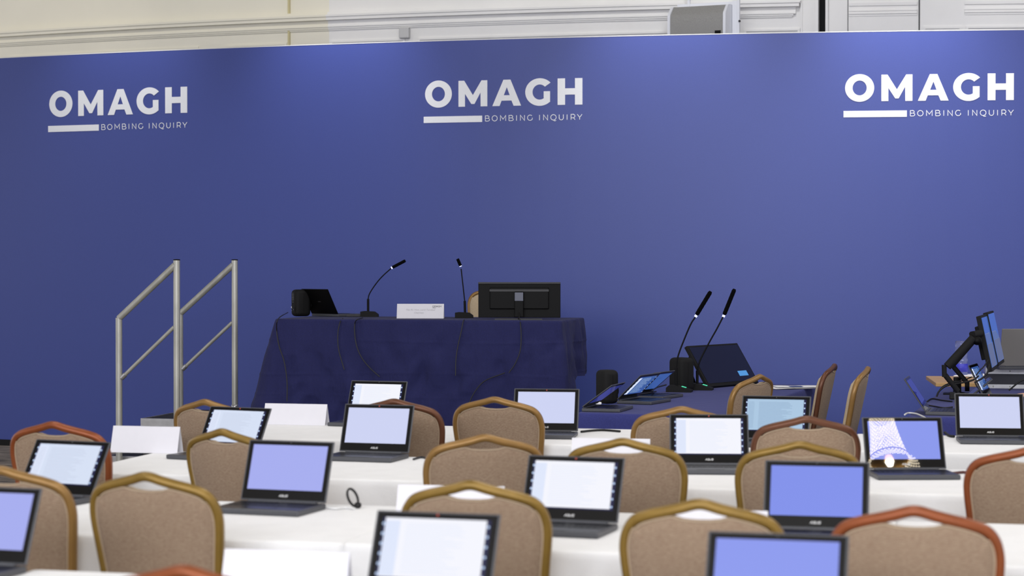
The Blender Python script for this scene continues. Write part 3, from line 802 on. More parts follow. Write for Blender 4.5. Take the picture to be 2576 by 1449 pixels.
# monitor on the desk, seen from behind
def make_monitor_back():
    p = at_Y(1306, 800, DY0 + .22); s = 1
    t = empty('desk_monitor', (p.x, p.y, SH), YAW - R(3)); tag(t, 'black monitor seen from behind on the raised desk', 'monitor')
    w, h = .540, .232
    b_ = MB(); b_.box((0, .03, .012 + h / 2), (w, .022, h), bev=.003); b_.build('housing', M_black, t)
    b_ = MB(); b_.box((0, .022, .012 + h - .005), (w, .030, .012), bev=.002); b_.build('top_edge', M_dark, t)
    b_ = MB(); b_.box((0, .012, .012 + h * .55), (w * .72, .018, h * .62), bev=.006); b_.build('rear_cover', M_black, t)
    b_ = MB(); b_.box((0, .001, .012 + h * .77), (w * .72, .005, .014)); b_.build('vent_strip', M_dark, t)
    b_ = MB(); b_.box((0, .041, .012 + h / 2), (w - .02, .001, h - .02)); b_.build('screen', M_off, t)
    b_ = MB(); b_.box((0, -.018, .10), (.058, .020, .17), bev=.004); st_ = b_.build('stand', M_black, t)
    b_ = MB(); b_.box((0, -.029, .150), (.056, .006, .056), bev=.002); b_.build('grey_bracket', mat('grey_metal', (92, 96, 112), .4), st_)
    b_ = MB(); b_.prism([(-.155, -.06), (.155, -.06), (.125, .06), (-.125, .06)], .008, lambda x, y, dd: Vector((x, y - .03, dd))); b_.build('foot_plate', M_dark, t)
    b_ = MB(); b_.tube(catmull([(.0, -.035, .045), (.004, -.075, .02), (.0, -.10, .006)], 5), .004, n=8); b_.build('power_plug', M_rubber, t)
make_monitor_back()

def box_speaker(loc, yaw, label, marks=False, h=.19, w=.10, dpt=.135, group=None):
    t = empty('desk_speaker', loc, yaw); tag(t, label, 'speaker', group)
    b_ = MB(); b_.smooth = True; b_.box((0, 0, h / 2), (w, dpt, h), bev=.028); b_.build('cabinet', M_blackm, t)
    b_ = MB(); b_.box((0, dpt / 2 * .2, h / 2), (w + .0015, .004, h + .0015), bev=.002) if False else b_.tube([(-w / 2 * .999, 0, .03), (-w / 2 * .999, 0, h - .03)], .0012, n=6); b_.build('seam', M_black, t)
    b_ = MB(); b_.lathe([(0, 0), (.036, 0), (.038, .002), (.034, .004), (.012, -.001), (0, .002)], n=24, M=Matrix.Translation((0, -dpt / 2, h * .38)) @ Matrix.Rotation(R(90), 4, 'X')); b_.build('woofer', M_black, t)
    b_ = MB(); b_.lathe([(0, 0), (.015, 0), (.015, .003), (0, .004)], n=20, M=Matrix.Translation((0, -dpt / 2, h * .76)) @ Matrix.Rotation(R(90), 4, 'X')); b_.build('tweeter', M_dark, t)
    if marks:
        b_ = MB(); rnd = random.Random(3); y = dpt / 2 + .0006
        for i in range(7): b_.box((0, y, h * (.86 - i * .055)), (rnd.uniform(.012, .036), .0006, .0016))
        for i in range(4): b_.box((rnd.uniform(-.02, .02), y, h * (.30 - i * .03)), (.008, .0006, .002))
        b_.build('panel_markings', M_inkg, t)
        b_ = MB(); b_.box((.026, y, h * .34), (.010, .0006, .010)); b_.build('white_sticker', M_paper, t)
        b_ = MB(); b_.box((-.022, y, h * .26), (.016, .003, .03)); b_.build('power_socket', M_black, t)
    return t
p = at_h(751, 796, SH); box_speaker((p.x, p.y + .05, SH), face_yaw(.87, .50), 'black desk speaker at the left end of the raised desk, rear panel showing', True, h=.187, w=.095, dpt=.12)
def free_laptop(px, py, surface, right, away, T, kind, label, group, **k):
    p = at_h(px, py, surface)
    return make_laptop((p.x, p.y, surface), face_yaw(right, away), R(T), kind, label, group, camlit=False, **k)
dl = free_laptop(817, 796, SH, .72, .69, 28, 'off', 'black laptop seen from behind next to the speaker on the raised desk', 'dark laptops around the desks')

for ch in kids(dl):
    if ch.name.startswith('lid'):
        me = ch.data.copy(); me.materials.clear(); me.materials.append(M_black); me.materials.append(M_bezel); ch.data = me
        lb = MB(); lb.box((0, .0084, LH * .5), (.03, .0005, .006)); lb.build('lid_badge', M_dark, ch)

# gooseneck microphones
def mic(base_px, stem, head, zdepth, surface, label, face, tall=False):
    p = at_h(base_px[0], base_px[1], surface); z = zdepth(p)
    t = empty('gooseneck_microphone', (p.x, p.y, surface), 0); tag(t, label, 'microphone', 'gooseneck microphones')
    yw = face; Mz = Matrix.Rotation(yw, 4, 'Z')
    b_ = MB(); b_.prism([(-.075, 0), (.075, 0), (.075, .012), (.045, .022), (-.02, .040), (-.06, .040), (-.075, .026)] if tall else [(-.062, 0), (.062, 0), (.060, .018), (.035, .036), (-.035, .040), (-.062, .036)], .105 if tall else .085, lambda x, y, dd: Mz @ Vector((x, -.0475 + dd, y)))
    b_.build('base', M_blackm, t)
    P = [at_z(a, b, z) for a, b in stem]
    Pl = [q_ - Vector(t.location) for q_ in P]
    b_ = MB(); b_.tube([Pl[0], Pl[1]], .0085, n=12); b_.build('stem_socket', M_black, t)
    b_ = MB(); b_.tube(catmull(Pl[1:], 6), .0042 if not tall else .0048, n=10); b_.build('gooseneck', M_black, t)
    H = [at_z(a, b, z) - Vector(t.location) for a, b in head]
    dv = (H[1] - H[0]); 
    b_ = MB(); b_.tube([H[0] - dv * .02, H[0] + dv * .05], .0085, n=14); b_.build('light_ring', M_led, t)
    nn = 14; pts = [H[0] + dv * (.05 + .95 * i / nn) for i in range(nn + 1)]
    rr = [.0085] + [(.0105 if not tall else .0125) + (.0006 if i % 2 else 0) for i in range(1, nn)] + [.0085]
    b_ = MB(); b_.tube(pts, rr, n=14); b_.build('foam_head', M_foam, t)
    if tall:
        b_ = MB(); b_.box((0, 0, 0), (.028, .03, .003), M=Mz @ Matrix.Translation((.028, 0, .0305)) @ Matrix.Rotation(R(16), 4, 'Y')); b_.build('green_indicator', M_green, t)
        b_ = MB(); b_.box((0, 0, 0), (.012, .02, .002), M=Mz @ Matrix.Translation((.0, .03, .034)) @ Matrix.Rotation(R(16), 4, 'Y')); b_.build('button', M_dark, t)
    else:
        b_ = MB(); b_.box((0, -.045, .02), (.03, .004, .012), M=Mz); b_.build('socket_panel', M_dark, t)
depth_of = lambda p: -(Matrix.Rotation(YAW, 3, 'Z').inverted() @ Vector((p.x, p.y, 0))).y * -1
mic((930, 797), [(926, 788), (926, 752), (930, 738), (945, 715), (962, 695), (984, 675)], [(985, 674), (1020, 655.5)], depth_of, SH, 'left microphone on the raised desk, neck bent far to the right', YAW)
mic((1168, 800), [(1170, 790), (1169, 757), (1166, 730), (1160, 676)], [(1159, 670), (1151, 651)], depth_of, SH, 'right microphone on the raised desk, neck nearly upright', YAW)
mic((1709, 986), [(1701, 976), (1701, 925), (1706, 895), (1722, 852), (1738, 815), (1749, 798)], [(1750, 796), (1788, 733)], depth_of, TH, 'nearer tall microphone on the blue table, before the black speaker', YAW - R(12), True)
mic((1762, 981), [(1754, 965), (1754, 932), (1762, 905), (1785, 860), (1803, 828), (1819, 797)], [(1820, 796), (1848, 727)], depth_of, TH, 'farther tall microphone in front of the tilted monitor', YAW - R(12), True)

# cables hanging down the desk cloth
def cable(name, pts, r, m, label, group=None, cat='cable', k=6):
    b_ = MB(); P = [Vector(p) for p in pts]; c0 = P[0].copy()
    b_.tube(catmull([p - c0 for p in P], k), r, n=8); o_ = b_.build(name, m, None, c0); tag(o_, label, cat, group); return o_
def dplane(l, off=.062): return [at_Y(x, y, FY - off - min(.0, 0)) for x, y in l]
def hang(pxs, label, m=M_cable, r=.0036, ontop=None, ex=0.0):
    pts = []
    if ontop: pts += [at_h(x, y, SH + .004) for x, y in ontop]
    n = len(pxs)
    for i, (x, y) in enumerate(pxs):
        zz = at_Y(x, y, FY).z; dpt = SH - zz; off = .022 + (.105 + ex) * min(1, (max(0, dpt) / .70)) ** .8
        pts.append(at_Y(x, y, FY - off))
    cable('hanging_cable', pts, r, m, label, 'cables hanging down the navy cloth')
hang([(893, 812), (892, 835), (897, 870), (910, 900), (930, 925), (955, 948)], 'grey cable curving down from the left microphone', ontop=[(912, 799), (900, 803)])
hang([(1165, 810), (1160, 835), (1152, 870), (1147, 905), (1146, 945)], 'thin cable hanging straight from the right microphone', ontop=[(1168, 804)])
hang([(1309, 815), (1311, 840), (1309, 880), (1296, 915), (1280, 938)], 'black cable hanging below the monitor stand', ontop=[(1308, 804)])
hang([(855, 812), (850, 840), (852, 880), (866, 930)], 'faint dark cable hanging behind the left microphone cable', ontop=[(862, 801)])
hang([(696, 830), (702, 870), (715, 910), (722, 960), (722, 1010)], 'black cable at the left corner of the navy cloth', ontop=[(724, 786), (700, 802)], ex=.07)
hang([(1270, 938), (1220, 958), (1195, 985), (1180, 1015), (1172, 1040)], 'black cable looping low across the right part of the navy cloth')
b_ = MB(); b_.box((0, 0, .008), (.13, .03, .014), bev=.003); p = at_h(895, 797, SH); o = b_.build('power_adapter', M_dark, None, (p.x, p.y, SH)); o.rotation_euler = (0, 0, 0); tag(o, 'small dark adapter between laptop and microphone on the raised desk', 'adapter')

# ------------------------------------------------------------------ blue table (middle right)
NL = at_h(1453, 1038, TH); NR = at_h(1800, 1054, TH); FRc = at_h(2040, 973, TH)
axis = Vector((FRc.x - NR.x, FRc.y - NR.y, 0)); 
wv = Vector((NR.x - NL.x, NR.y - NL.y, 0))
blen = axis.length; ax = axis.normalized(); perp = Vector((ax.y, -ax.x, 0))
bw = wv.dot(perp); 
ctr = NL + perp * (bw / 2) + ax * (blen / 2)
byaw = math.atan2(ax.y, ax.x)
trestle(blen - .05, bw - .05, TH - .004, (ctr.x, ctr.y, 0), byaw, 'folding table hidden under the long blue cloth')
o = cloth(blen, bw, .70, .03, 91, wr=.012, kf=8.0, rows=24, flare=.03, dropf=lambda x, y: .70 if (y > -bw / 2 + .03 or x < -blen / 2 + .1) else .24, ridges=((.12, .004), (.3, .003))).build('tablecloth', M_blue, None, (ctr.x, ctr.y, TH)); o.rotation_euler = (0, 0, byaw)
tag(o, 'blue cloth on the long table right of the raised desk, holding open laptops and microphones', 'tablecloth')
DG = 'dark laptops around the desks'
def edge_laptop(near_hinge, surface, right, away, T, kind, label, **k):
    """near_hinge: pixel of the hinge corner nearest the camera"""
    p = at_h(near_hinge[0], near_hinge[1], surface); yw = face_yaw(right, away)
    side = Matrix.Rotation(yw, 3, 'Z') @ Vector((1, 0, 0))
    if side.dot(vdir(0, 1)) < 0: side = -side
    c = p + side * (LW / 2)
    return make_laptop((c.x, c.y, surface), yw, R(T), kind, label, DG, camlit=False, logo_=False, **k)
edge_laptop((1463, 1036), TH, .955, -.29, -54, 'navy', 'open laptop at the near left corner of the blue table, beside a speaker')
edge_laptop((1551, 1016), TH, .90, -.44, -46, 'table', 'middle one of the three open laptops on the blue table, with blue text')
edge_laptop((1584, 1003), TH, .88, -.47, -50, 'dim', 'open laptop on the blue table nearest the first tall microphone')
p = at_h(1522, 1017, TH); box_speaker((p.x, p.y + .06, TH), face_yaw(.80, .55), 'black speaker behind the first open laptop on the blue table', False, h=.185, w=.105, dpt=.10, group='black speakers on the blue table')
p = at_h(1700, 985, TH); box_speaker((p.x + .02, p.y + .10, TH), face_yaw(.80, .55), 'black speaker behind the nearer tall microphone', False, h=.20, w=.125, dpt=.115, group='black speakers on the blue table')
def tilted_monitor():
    """screen quad corners known in the photograph"""
    z = 12.2
    T = R(33); yw = face_yaw(.79, -.61)
    w, h = .60, .295
    bl = at_z(1783, 977, z)
    Mz = Matrix.Rotation(yw, 4, 'Z')
    c = bl + (Mz @ Vector((w / 2, 0, 0)))
    t = empty('tilted_monitor', (c.x, c.y, TH), yw); tag(t, 'black monitor leaning back on the blue table with a small blue notice', 'monitor')
    zb = max(.012, bl.z - TH)
    Mt = Matrix.Translation((0, 0, zb)) @ Matrix.Rotation(-T, 4, 'X')
    b_ = MB(); b_.box((0, .012, h / 2), (w, .022, h), M=Mt, bev=.003); hs = b_.build('housing', M_blackm, t)
    b_ = MB(); b_.box((0, -.0005, h / 2 + .004), (w - .03, .002, h - .036), M=Mt); sc_ = b_.build('screen', M_off, t)
    b_ = MB(); b_.box((w * .28, -.0022, h * .25), (.105, .001, .036), M=Mt); b_.build('notice_box', M_box, sc_)
    b_ = MB(); b_.box((0, .035, h * .5), (.2, .03, .14), M=Mt, bev=.01); b_.build('rear_cover', M_blackm, t)
    b_ = MB(); b_.tube(catmull([(-.05, .27, .01), (-.08, .28, .10), (-.1, .23, .22), (-.04, .17, .20)], 5), .018, n=10)
    b_.box((-.05, .27, .008), (.10, .10, .014), bev=.003); b_.build('stand_arm', M_black, t)
tilted_monitor()
# sheets of paper at the far end of the blue table
pp = at_h(1990, 977, TH)
for i, (dx, dy, rz, lab) in enumerate(((0, 0, .3, 'white sheet of paper lying lower at the far end of the blue table'), (.04, .05, .05, 'white sheet with a blue block, lying on top, far end of the blue table'))):
    b_ = MB(); vs = []; n = 8
    for a in range(n + 1):
        for c in range(2): vs.append(((a / n - .5) * .297, (c - .5) * .21, .001 + .0025 * math.sin(a * .6 + i) ** 2))
    fs = [(a * 2, a * 2 + 2, a * 2 + 3, a * 2 + 1) for a in range(n)]
    b_.add(vs + [(x, y, z - .0006) for x, y, z in vs], fs + [tuple(j + len(vs) for j in f[::-1]) for f in fs])
    if i: b_.cur = 1; b_.quad([(-.06, -.07, .005), (.02, -.07, .005), (.02, .02, .005), (-.06, .02, .005)])
    o = b_.build('paper_sheet', [M_paper, M_inkb], None, (pp.x + dx, pp.y + dy, TH + .003 + i * .004), fix=False); o.rotation_euler = (0, 0, YAW + rz)
    tag(o, lab, 'paper', 'papers on the blue table')
cable('table_cable', [at_h(x, y, TH + .006) for x, y in ((1590, 1000), (1618, 990), (1650, 985))] + [at_z(1640, 985, 11.3), at_z(1652, 975, 11.4), at_z(1676, 968, 11.5)], .004, M_cable, 'black cable looping on the blue table behind the laptops')
b_ = MB(); b_.box((0, 0, .02), (.02, .015, .03), bev=.005); b_.box((.012, 0, .012), (.02, .012, .014), bev=.004); p = at_h(1503, 1020, TH); o = b_.build('crumpled_tissue', M_paper, None, (p.x, p.y, TH)); tag(o, 'small crumpled white tissue by the first speaker on the blue table', 'tissue')

# ------------------------------------------------------------------ right-hand station
QL = at_h(2286, 1047, TH); QB = at_h(2384, 972, TH)
qa = Vector((QB.x - QL.x, QB.y - QL.y, 0)); qlen = qa.length; qa.normalize(); qp = Vector((qa.y, -qa.x, 0)); qw = 1.15
qc = QL + qa * (qlen / 2) + qp * (qw / 2); qy = math.atan2(qa.y, qa.x)
trestle(qlen - .05, qw - .05, TH - .004, (qc.x, qc.y, 0), qy, 'folding table hidden under the blue cloth at the right edge')
o = cloth(qlen, qw, .70, .03, 95, wr=.012, kf=8.0, rows=24, flare=.03).build('tablecloth', M_blue, None, (qc.x, qc.y, TH)); o.rotation_euler = (0, 0, qy)
tag(o, 'blue cloth on the table at the right edge under the monitor arm', 'tablecloth')
edge_laptop((2327, 1045), TH, .96, -.27, 33, 'navy', 'open laptop seen edge-on at the left corner of the right blue table')
# two monitors on arms
def side_monitor(tl, bl, z0, label):
    yw = face_yaw(.955, -.30); T = R(12); w, h = .50, .315
    p = at_z(bl[0], bl[1], z0); side = Matrix.Rotation(yw, 3, 'Z') @ Vector((1, 0, 0)); sg = 1
    if side.dot(vdir(0, 1)) < 0: sg = -1
    c = p + side * (sg * w / 2)
    t = empty('arm_monitor', (c.x, c.y, p.z), yw); tag(t, label, 'monitor', 'monitors on the black arm')
    Mt = Matrix.Rotation(-T, 4, 'X')
    b_ = MB(); b_.box((0, .013, h / 2), (w, .026, h), M=Mt, bev=.003); b_.build('housing', M_blackm, t)
    b_ = MB(); b_.box((0, -.0005, h / 2 + .004), (w - .03, .002, h - .034), M=Mt); sc = b_.build('screen', M_stepblue, t)
    b_ = MB(); b_.box((0, -.0025, h * .28), (w - .03, .001, h * .40), M=Mt); b_.build('grey_window', M_dimg, sc)
    b_ = MB(); b_.box((0, .040, h * .52), (.26, .03, .19), M=Mt, bev=.004); b_.build('rear_cover', M_black, t)
    return t, c
t1, c1 = side_monitor((2468, 795), (2497, 935), 11.0, 'nearer of the two monitors seen edge-on on the black arm')
t2, c2 = side_monitor((2481, 788), (2513, 921), 11.42, 'farther of the two monitors seen edge-on, behind the first')
arm = empty('monitor_arm', at_h(2408, 992, TH)); tag(arm, 'black jointed monitor arm clamped on the right blue table', 'monitor arm')
ZM = 10.95
def armbar(name, a, c, w_, d_, parent=None):
    A = at_z(*a) - Vector(arm.location); C = at_z(*c) - Vector(arm.location)
    b_ = MB(); b_.tube([A, C], 1, prof=RRP(w_, d_, .5), up=(0, 1, 0)); return b_.build(name, M_blackm, arm)
armbar('upper_arm', (2383, 922, ZM), (2449, 850, ZM), .023, .022)
armbar('arm_cover', (2394, 922, ZM + .05), (2446, 862, ZM + .05), .014, .012)
armbar('elbow', (2375, 918, ZM), (2376, 948, ZM), .013, .02)
armbar('lower_arm', (2378, 944, ZM), (2410, 984, ZM), .014, .018)
armbar('second_arm', (2392, 915, ZM + .3), (2432, 962, ZM + .3), .013, .014)
armbar('head_bracket', (2446, 842, ZM), (2466, 838, ZM + .05), .018, .02)
b_ = MB(); jc = at_z(2458, 857, ZM) - Vector(arm.location); b_.lathe([(0, -.025), (.022, -.025), (.025, 0), (.022, .025), (0, .025)], n=18, M=Matrix.Translation(jc) @ Matrix.Rotation(R(90), 4, 'X')); b_.build('tilt_joint', M_black, arm)
b_ = MB(); b_.lathe([(0, 0), (.045, 0), (.045, .012), (.024, .014), (.022, .10), (0, .10)], (0, 0, 0), 18); b_.box((0, 0, .004), (.16, .12, .008)); b_.build('clamp_base', M_black, arm)
b_ = MB(); b_.lathe([(0, 0), (.014, 0), (.014, .06), (0, .06)], tuple(at_h(2433, 984, TH) - Vector(arm.location)), 16); b_.build('second_post', M_black, arm)
# small device screen and grey lid in front of the arm
p = at_z(2459, 984, 10.6)
edge_laptop((2474, 1008), TH, .927, -.375, 26, 'table', 'small open laptop with blue text list below the arm monitors')
pt = at_h(2436, 1004, TH); tb = empty('tablet', (pt.x, pt.y, TH), face_yaw(-.985, .17)); tag(tb, 'grey tablet leaning right across the small text-list laptop', 'tablet')
Mt = Matrix.Translation((0, 0, .008)) @ Matrix.Rotation(-R(50), 4, 'X')
b_ = MB(); b_.box((-.10, .004, .085), (.22, .010, .17), M=Mt, bev=.003); b_.build('tablet_shell', M_lapgrey, tb)
b_ = MB(); b_.box((-.10, -.0012, .085), (.20, .001, .15), M=Mt); b_.build('screen', M_off, tb)
b_ = MB(); b_.box((-.10, .012, .05), (.10, .004, .09), M=Matrix.Translation((0, .07, 0)) @ Matrix.Rotation(R(25), 4, 'X')); b_.build('kickstand', M_dark, tb)
# oak table and flight case behind
e0 = at_h(2343, 962, TH)
ot = trestle(1.9, .8, TH, (e0.x + .93, e0.y + .52, 0), R(6), 'light oak-edged table behind the right blue table')
for ch in kids(ot):
    if ch.name.startswith('table_top'): ch.data.materials.clear(); ch.data.materials.append(M_wood)
cp = at_h(2500, 978, TH); fc = empty('flight_case', (cp.x + .38, cp.y + .25, TH + .0), R(2)); tag(fc, 'black flight case with aluminium edging at the right edge', 'flight case')
FW, FD, FH = .86, .36, .125
b_ = MB(); b_.box((0, 0, FH / 2), (FW, FD, FH)); b_.build('case_body', mat('flight_case_laminate', (34, 34, 46), .5), fc)
for (z, hh, nm) in ((FH - .018, .036, 'upper_edging'), (.012, .024, 'lower_edging')):
    b_ = MB(); b_.box((0, -FD / 2 - .003, z), (FW + .006, .006, hh)); b_.box((0, -FD / 2 - .006, z), (FW + .006, .004, .004)); b_.box((-FW / 2 - .003, 0, z), (.006, FD, hh))
    e_ = b_.build(nm, M_alub, fc)
    b_ = MB()
    for i in range(9): b_.lathe([(0, 0), (.005, 0), (.003, .003)], n=8, M=Matrix.Translation((-FW / 2 + .04 + i * .1, -FD / 2 - .007, z)) @ Matrix.Rotation(R(90), 4, 'X'))
    b_.build('rivets', M_alu, e_)
lp = at_h(2572, 930, TH + FH); o = make_laptop((lp.x + .03, lp.y + .0, TH + FH), R(180) + YAW + R(4), R(12), 'off', 'grey laptop seen from behind standing on the flight case', DG, camlit=False, logo_=False, scale=1.18)
for ch in kids(o):
    if ch.name.startswith('lid'):
        me = ch.data.copy(); me.materials.clear(); me.materials.append(mat('taupe_grey_lid', (122, 119, 115), .45)); me.materials.append(M_bezel); ch.data = me
# clear plastic bottle and paper on the oak table
p = at_h(2418, 948, TH); bt = empty('water_bottle', (p.x, p.y + .1, TH)); tag(bt, 'clear plastic bottle with ridged glinting top behind the monitor arm', 'bottle')
b_ = MB(); b_.smooth = True; pr = [(0, 0), (.038, 0), (.042, .01), (.042, .09), (.040, .10), (.042, .11)]
for i in range(6): pr += [(.042 - .003 * (i % 2), .12 + i * .014)]
pr += [(.042, .21), (.040, .235), (.036, .24), (0, .24)]
b_.lathe(pr, n=20); b_.build('bottle_body', M_glass, bt)
b_ = MB(); b_.lathe([(.0425, .03), (.0432, .03), (.0432, .085), (.0425, .085)], n=20); b_.build('blue_label', mat('blue_label', (60, 64, 190), .4), bt)
p = at_h(2418, 946, TH); b_ = MB(); b_.prism([(-.10, -.07), (.12, -.09), (.13, .06), (-.07, .09)], .02, lambda x, y, dd: Vector((x, y, .001 + dd * (.3 + 2 * max(0, x + .1))))); o = b_.build('paper_pile', M_paper, None, (p.x + .05, p.y, TH)); tag(o, 'white papers lying between the arms on the oak table', 'paper')
# cables of the right-hand station
def zc_(l, z): return [at_z(x, y, z) for x, y in l]
CG2 = 'cables at the right-hand station'
cable('looping_cable', zc_([(2356, 998), (2362, 985), (2378, 972), (2400, 966), (2425, 962), (2450, 955), (2462, 945)], 11.15), .005, M_rubber, 'thick black cable arching left from behind the monitor arm', CG2)
cable('looping_cable', zc_([(2358, 990), (2372, 972), (2395, 962), (2420, 958), (2445, 948)], 11.25), .0035, M_rubber, 'thinner black cable above the thick arching one', CG2)
cable('looping_cable', zc_([(2489, 915), (2484, 938), (2470, 952), (2452, 962)], 10.95), .005, M_rubber, 'thick black cable curving down from the edge-on monitors', CG2)
cable('looping_cable', zc_([(2486, 905), (2475, 922), (2465, 932), (2455, 945)], 10.9), .0035, M_rubber, 'black cable with connector beside the thick monitor cable', CG2)
cable('table_cable', [at_h(x, y, TH + .005) for x, y in ((2332, 1010), (2345, 1003), (2370, 1007), (2395, 1010))], .004, M_rubber, 'thin black cable lying on the right blue table, upper one', CG2)
cable('table_cable', [at_h(x, y, TH + .005) for x, y in ((2326, 1018), (2350, 1022), (2375, 1026), (2396, 1024))], .004, M_rubber, 'thin black cable lying on the right blue table, lower one', CG2)
cable('table_cable', [at_h(x, y, TH + .01) for x, y in ((2276, 1043), (2285, 1039), (2305, 1041), (2322, 1048), (2332, 1054))], .0045, M_cabw, 'white cable at the left corner of the right blue table', CG2)
cable('table_cable', zc_([(2538, 982), (2550, 972), (2565, 960), (2585, 952)], 11.3), .005, M_rubber, 'black cable rising along the flight case', CG2)
b_ = MB(); b_.box((0, 0, .022), (.06, .05, .04), bev=.005); p = at_h(2402, 1005, TH); o = b_.build('power_block', M_rubber, None, (p.x, p.y, TH)); tag(o, 'small black power block on the right blue table', 'power block')
# hand resting at the right edge
def build_hand():
    p = at_h(2566, 1008, TH + .02)
    t = empty('person', (p.x, p.y, TH)); tag(t, 'person of whom only a resting hand reaches in at the right edge', 'person')
    me = bpy.data.meshes.new('arm'); V = []; E = []; Rr = []
    def ch(pts, rs, root=None):
        i0 = len(V)
        for q_, r_ in zip(pts, rs): V.append(q_); Rr.append(r_)
        if root is not None: E.append((root, i0))
        for k in range(len(pts) - 1): E.append((i0 + k, i0 + k + 1))
        return i0
    ch([(.50, -.02, .16), (.34, -.01, .11), (.20, 0, .065), (.15, 0, .055), (.11, 0, .052), (.07, 0, .050)], [.042, .036, .027, .026, .030, .031])
    for i, (y, ln) in enumerate(((.030, .068), (.010, .078), (-.011, .073), (-.031, .056))):
        ch([(.055, y * .85, .050), (.03, y, .052), (.03 - ln * .45, y * 1.05, .050), (.03 - ln * .8, y * 1.08, .034), (.03 - ln, y * 1.08, .018)], [.012, .0105, .0095, .0085, .007], 5)
    ch([(.10, -.030, .040), (.075, -.050, .032), (.05, -.058, .024), (.03, -.060, .017)], [.014, .011, .0095, .008], 4)
    me.from_pydata(V, E, []); o_ = bpy.data.objects.new('body', me); COL.objects.link(o_); o_.parent = t
    sk = o_.modifiers.new('skin', 'SKIN'); sk.use_smooth_shade = True
    for v, r_ in zip(me.skin_vertices[0].data, Rr): v.radius = (r_, r_ * .85)
    me.skin_vertices[0].data[0].use_root = True
    sb_ = o_.modifiers.new('sub', 'SUBSURF'); sb_.levels = 2; sb_.render_levels = 2
    me.materials.append(M_skin)
    b_ = MB(); b_.tube([(.52, -.02, .166), (.34, -.01, .11), (.235, -.002, .076)], [.055, .048, .038], n=16); b_.build('sleeve', M_sleeve, t)
    t.rotation_euler = (0, 0, YAW + R(8))
build_hand()

# ------------------------------------------------------------------ small things on the white tables
def strap():
    p = at_h(897, 1279, TH); t = empty('looped_strap', (p.x, p.y, TH), YAW); tag(t, 'black looped strap standing on the white tablecloth beside the violet-blue laptop', 'strap')
    b_ = MB(); pts = []
    for i in range(29):
        a = 2 * math.pi * i / 28; x = .0165 * math.cos(a); z = .027 * math.sin(a); pts.append((x * .9 - z * .30 - .012, .0, z + .034))
    b_.tube(pts, 1, prof=RRP(.0032, .008, .5), up=(0, 1, 0), caps=False); b_.build('loop', M_rubber, t)
    b_ = MB(); b_.smooth = True; b_.box((.004, 0, .010), (.022, .02, .018), bev=.007); b_.build('knot', M_rubber, t)
strap()
WC = 'white cables on the tablecloths'
cable('white_cable', [at_h(x, y, TH + .005) for x, y in ((822, 1277), (845, 1279), (870, 1277), (892, 1280))], .004, M_cabw, 'white cable lying between the violet-blue laptop and the strap', WC)
cable('white_cable', [at_h(x, y, TH + .005) for x, y in ((1040, 1155), (1050, 1152), (1060, 1150), (1072, 1152))], .004, M_cable, 'short dark cable right of the lavender-screen laptop in the second row')
cable('red_cable', [at_h(x, y, TH + .006) for x, y in ((2384, 1192), (2402, 1190), (2425, 1188), (2460, 1192))], .005, M_cabr, 'dark red cable plugged into the right of the reflecting laptop')
cable('dark_cable', [at_h(x, y, TH + .006) for x, y in ((1462, 1086), (1490, 1083), (1520, 1082), (1560, 1085))], .005, M_rubber, 'black cable on the white cloth along the blue table')
cable('dark_cable', [at_h(x, y, TH + .006) for x, y in ((2377, 1088), (2388, 1096), (2400, 1098))], .006, M_rubber, 'black cable end on the white cloth beside the far-right laptop')

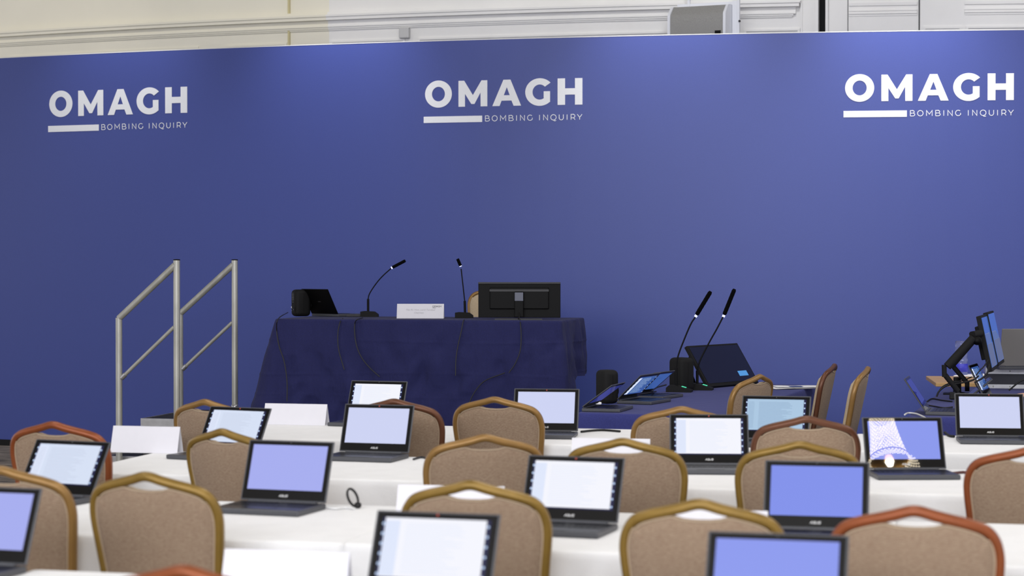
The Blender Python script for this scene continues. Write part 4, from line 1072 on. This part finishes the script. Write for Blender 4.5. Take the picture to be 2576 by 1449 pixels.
# ------------------------------------------------------------------ ceiling lamps and the chandelier seen in a screen
for i, (x, y, _) in enumerate(LAMPS):
    t = empty('ceiling_lamp', (x, y, CEIL - .1)); tag(t, 'square ceiling lamp out of the picture above the room', 'ceiling lamp', 'ceiling lamps')
    b_ = MB()
    for (cx, cy, a, c) in ((0, .63, 1.30, .04), (0, -.63, 1.30, .04), (.63, 0, .04, 1.22), (-.63, 0, .04, 1.22)): b_.box((cx, cy, .05), (a, c, .1))
    b_.build('lamp_frame', M_speak, t)
def chandelier():
    lap = LOBJ[2268]; bpy.context.view_layer.update()
    T = R(22); yw = lap.rotation_euler.z
    n = Matrix.Rotation(yw, 3, 'Z') @ (Matrix.Rotation(-T, 3, 'X') @ Vector((0, -1, 0)))
    def refl(px, py, h_):
        d = ray(px, py); hit = at_z(px, py, 7.13)
        r = d - n * (2 * d.dot(n)); r.normalize(); return hit, r
    hit, r = refl(2250, 1110, 0)
    # chandelier centre where the ray is 2.6 m above the table zone
    dist = 5.2; c = hit + r * dist
    hb, rb = refl(2250, 1178, 0); ht, rt = refl(2245, 1050, 0)
    zt = ht.z + rt.z * dist; zb = hb.z + rb.z * dist
    kx = 1.0 * (dist + 7.13) / F_   # metres per pixel there
    t = empty('crystal_chandelier', (c.x, c.y, zb)); tag(t, 'lit crystal basket chandelier, visible only as a reflection in a laptop screen', 'chandelier')
    Hh = max(.35, zt - zb)
    def bead(b_, p, s):
        x, y, z = p; b_.add([(x + s, y, z), (x - s, y, z), (x, y + s, z), (x, y - s, z), (x, y, z + s), (x, y, z - s)],
            [(0, 2, 4), (2, 1, 4), (1, 3, 4), (3, 0, 4), (2, 0, 5), (1, 2, 5), (3, 1, 5), (0, 3, 5)])
    r0 = 48 * kx; r1 = 92 * kx
    for tier, (za, zb_, ra, rb_, nr) in enumerate(((.22, 1.15, .62, 1.0, 22), (0.0, .20, 1.05, 1.45, 6))):
        b_ = MB()
        for i in range(nr):
            f = i / (nr - 1); z = Hh * (zb_ + (za - zb_) * f); rad = r0 * (ra + (rb_ - ra) * f ** 1.6)
            m = int(26 if tier == 0 else 34)
            for k in range(m):
                a = 2 * math.pi * (k + .5 * (i % 2)) / m; bead(b_, (rad * math.cos(a), rad * math.sin(a), z), .0095)
        b_.build('bead_strings', M_crystal, t)
    b_ = MB(); b_.lathe([(r0 * 1.08, Hh * .205), (r0 * 1.12, Hh * .205), (r0 * 1.12, Hh * .225), (r0 * 1.08, Hh * .225)], n=32); b_.build('brass_ring', M_brass, t)
    b_ = MB(); b_.lathe([(0, 0), (.02, .0), (.03, .03), (.02, .06), (0, .06)], (0, 0, Hh * .1), 12); b_.build('bulb', mat('hot_bulb', (255, 250, 240), .3, emit=(255, 244, 224), estr=60.0), t)
    b_ = MB(); b_.tube([(0, 0, Hh * 1.1), (0, 0, CEIL - zb)], .012, n=8); b_.build('hanging_rod', M_brass, t)
    print('CHAND', c, zb, Hh)
chandelier()
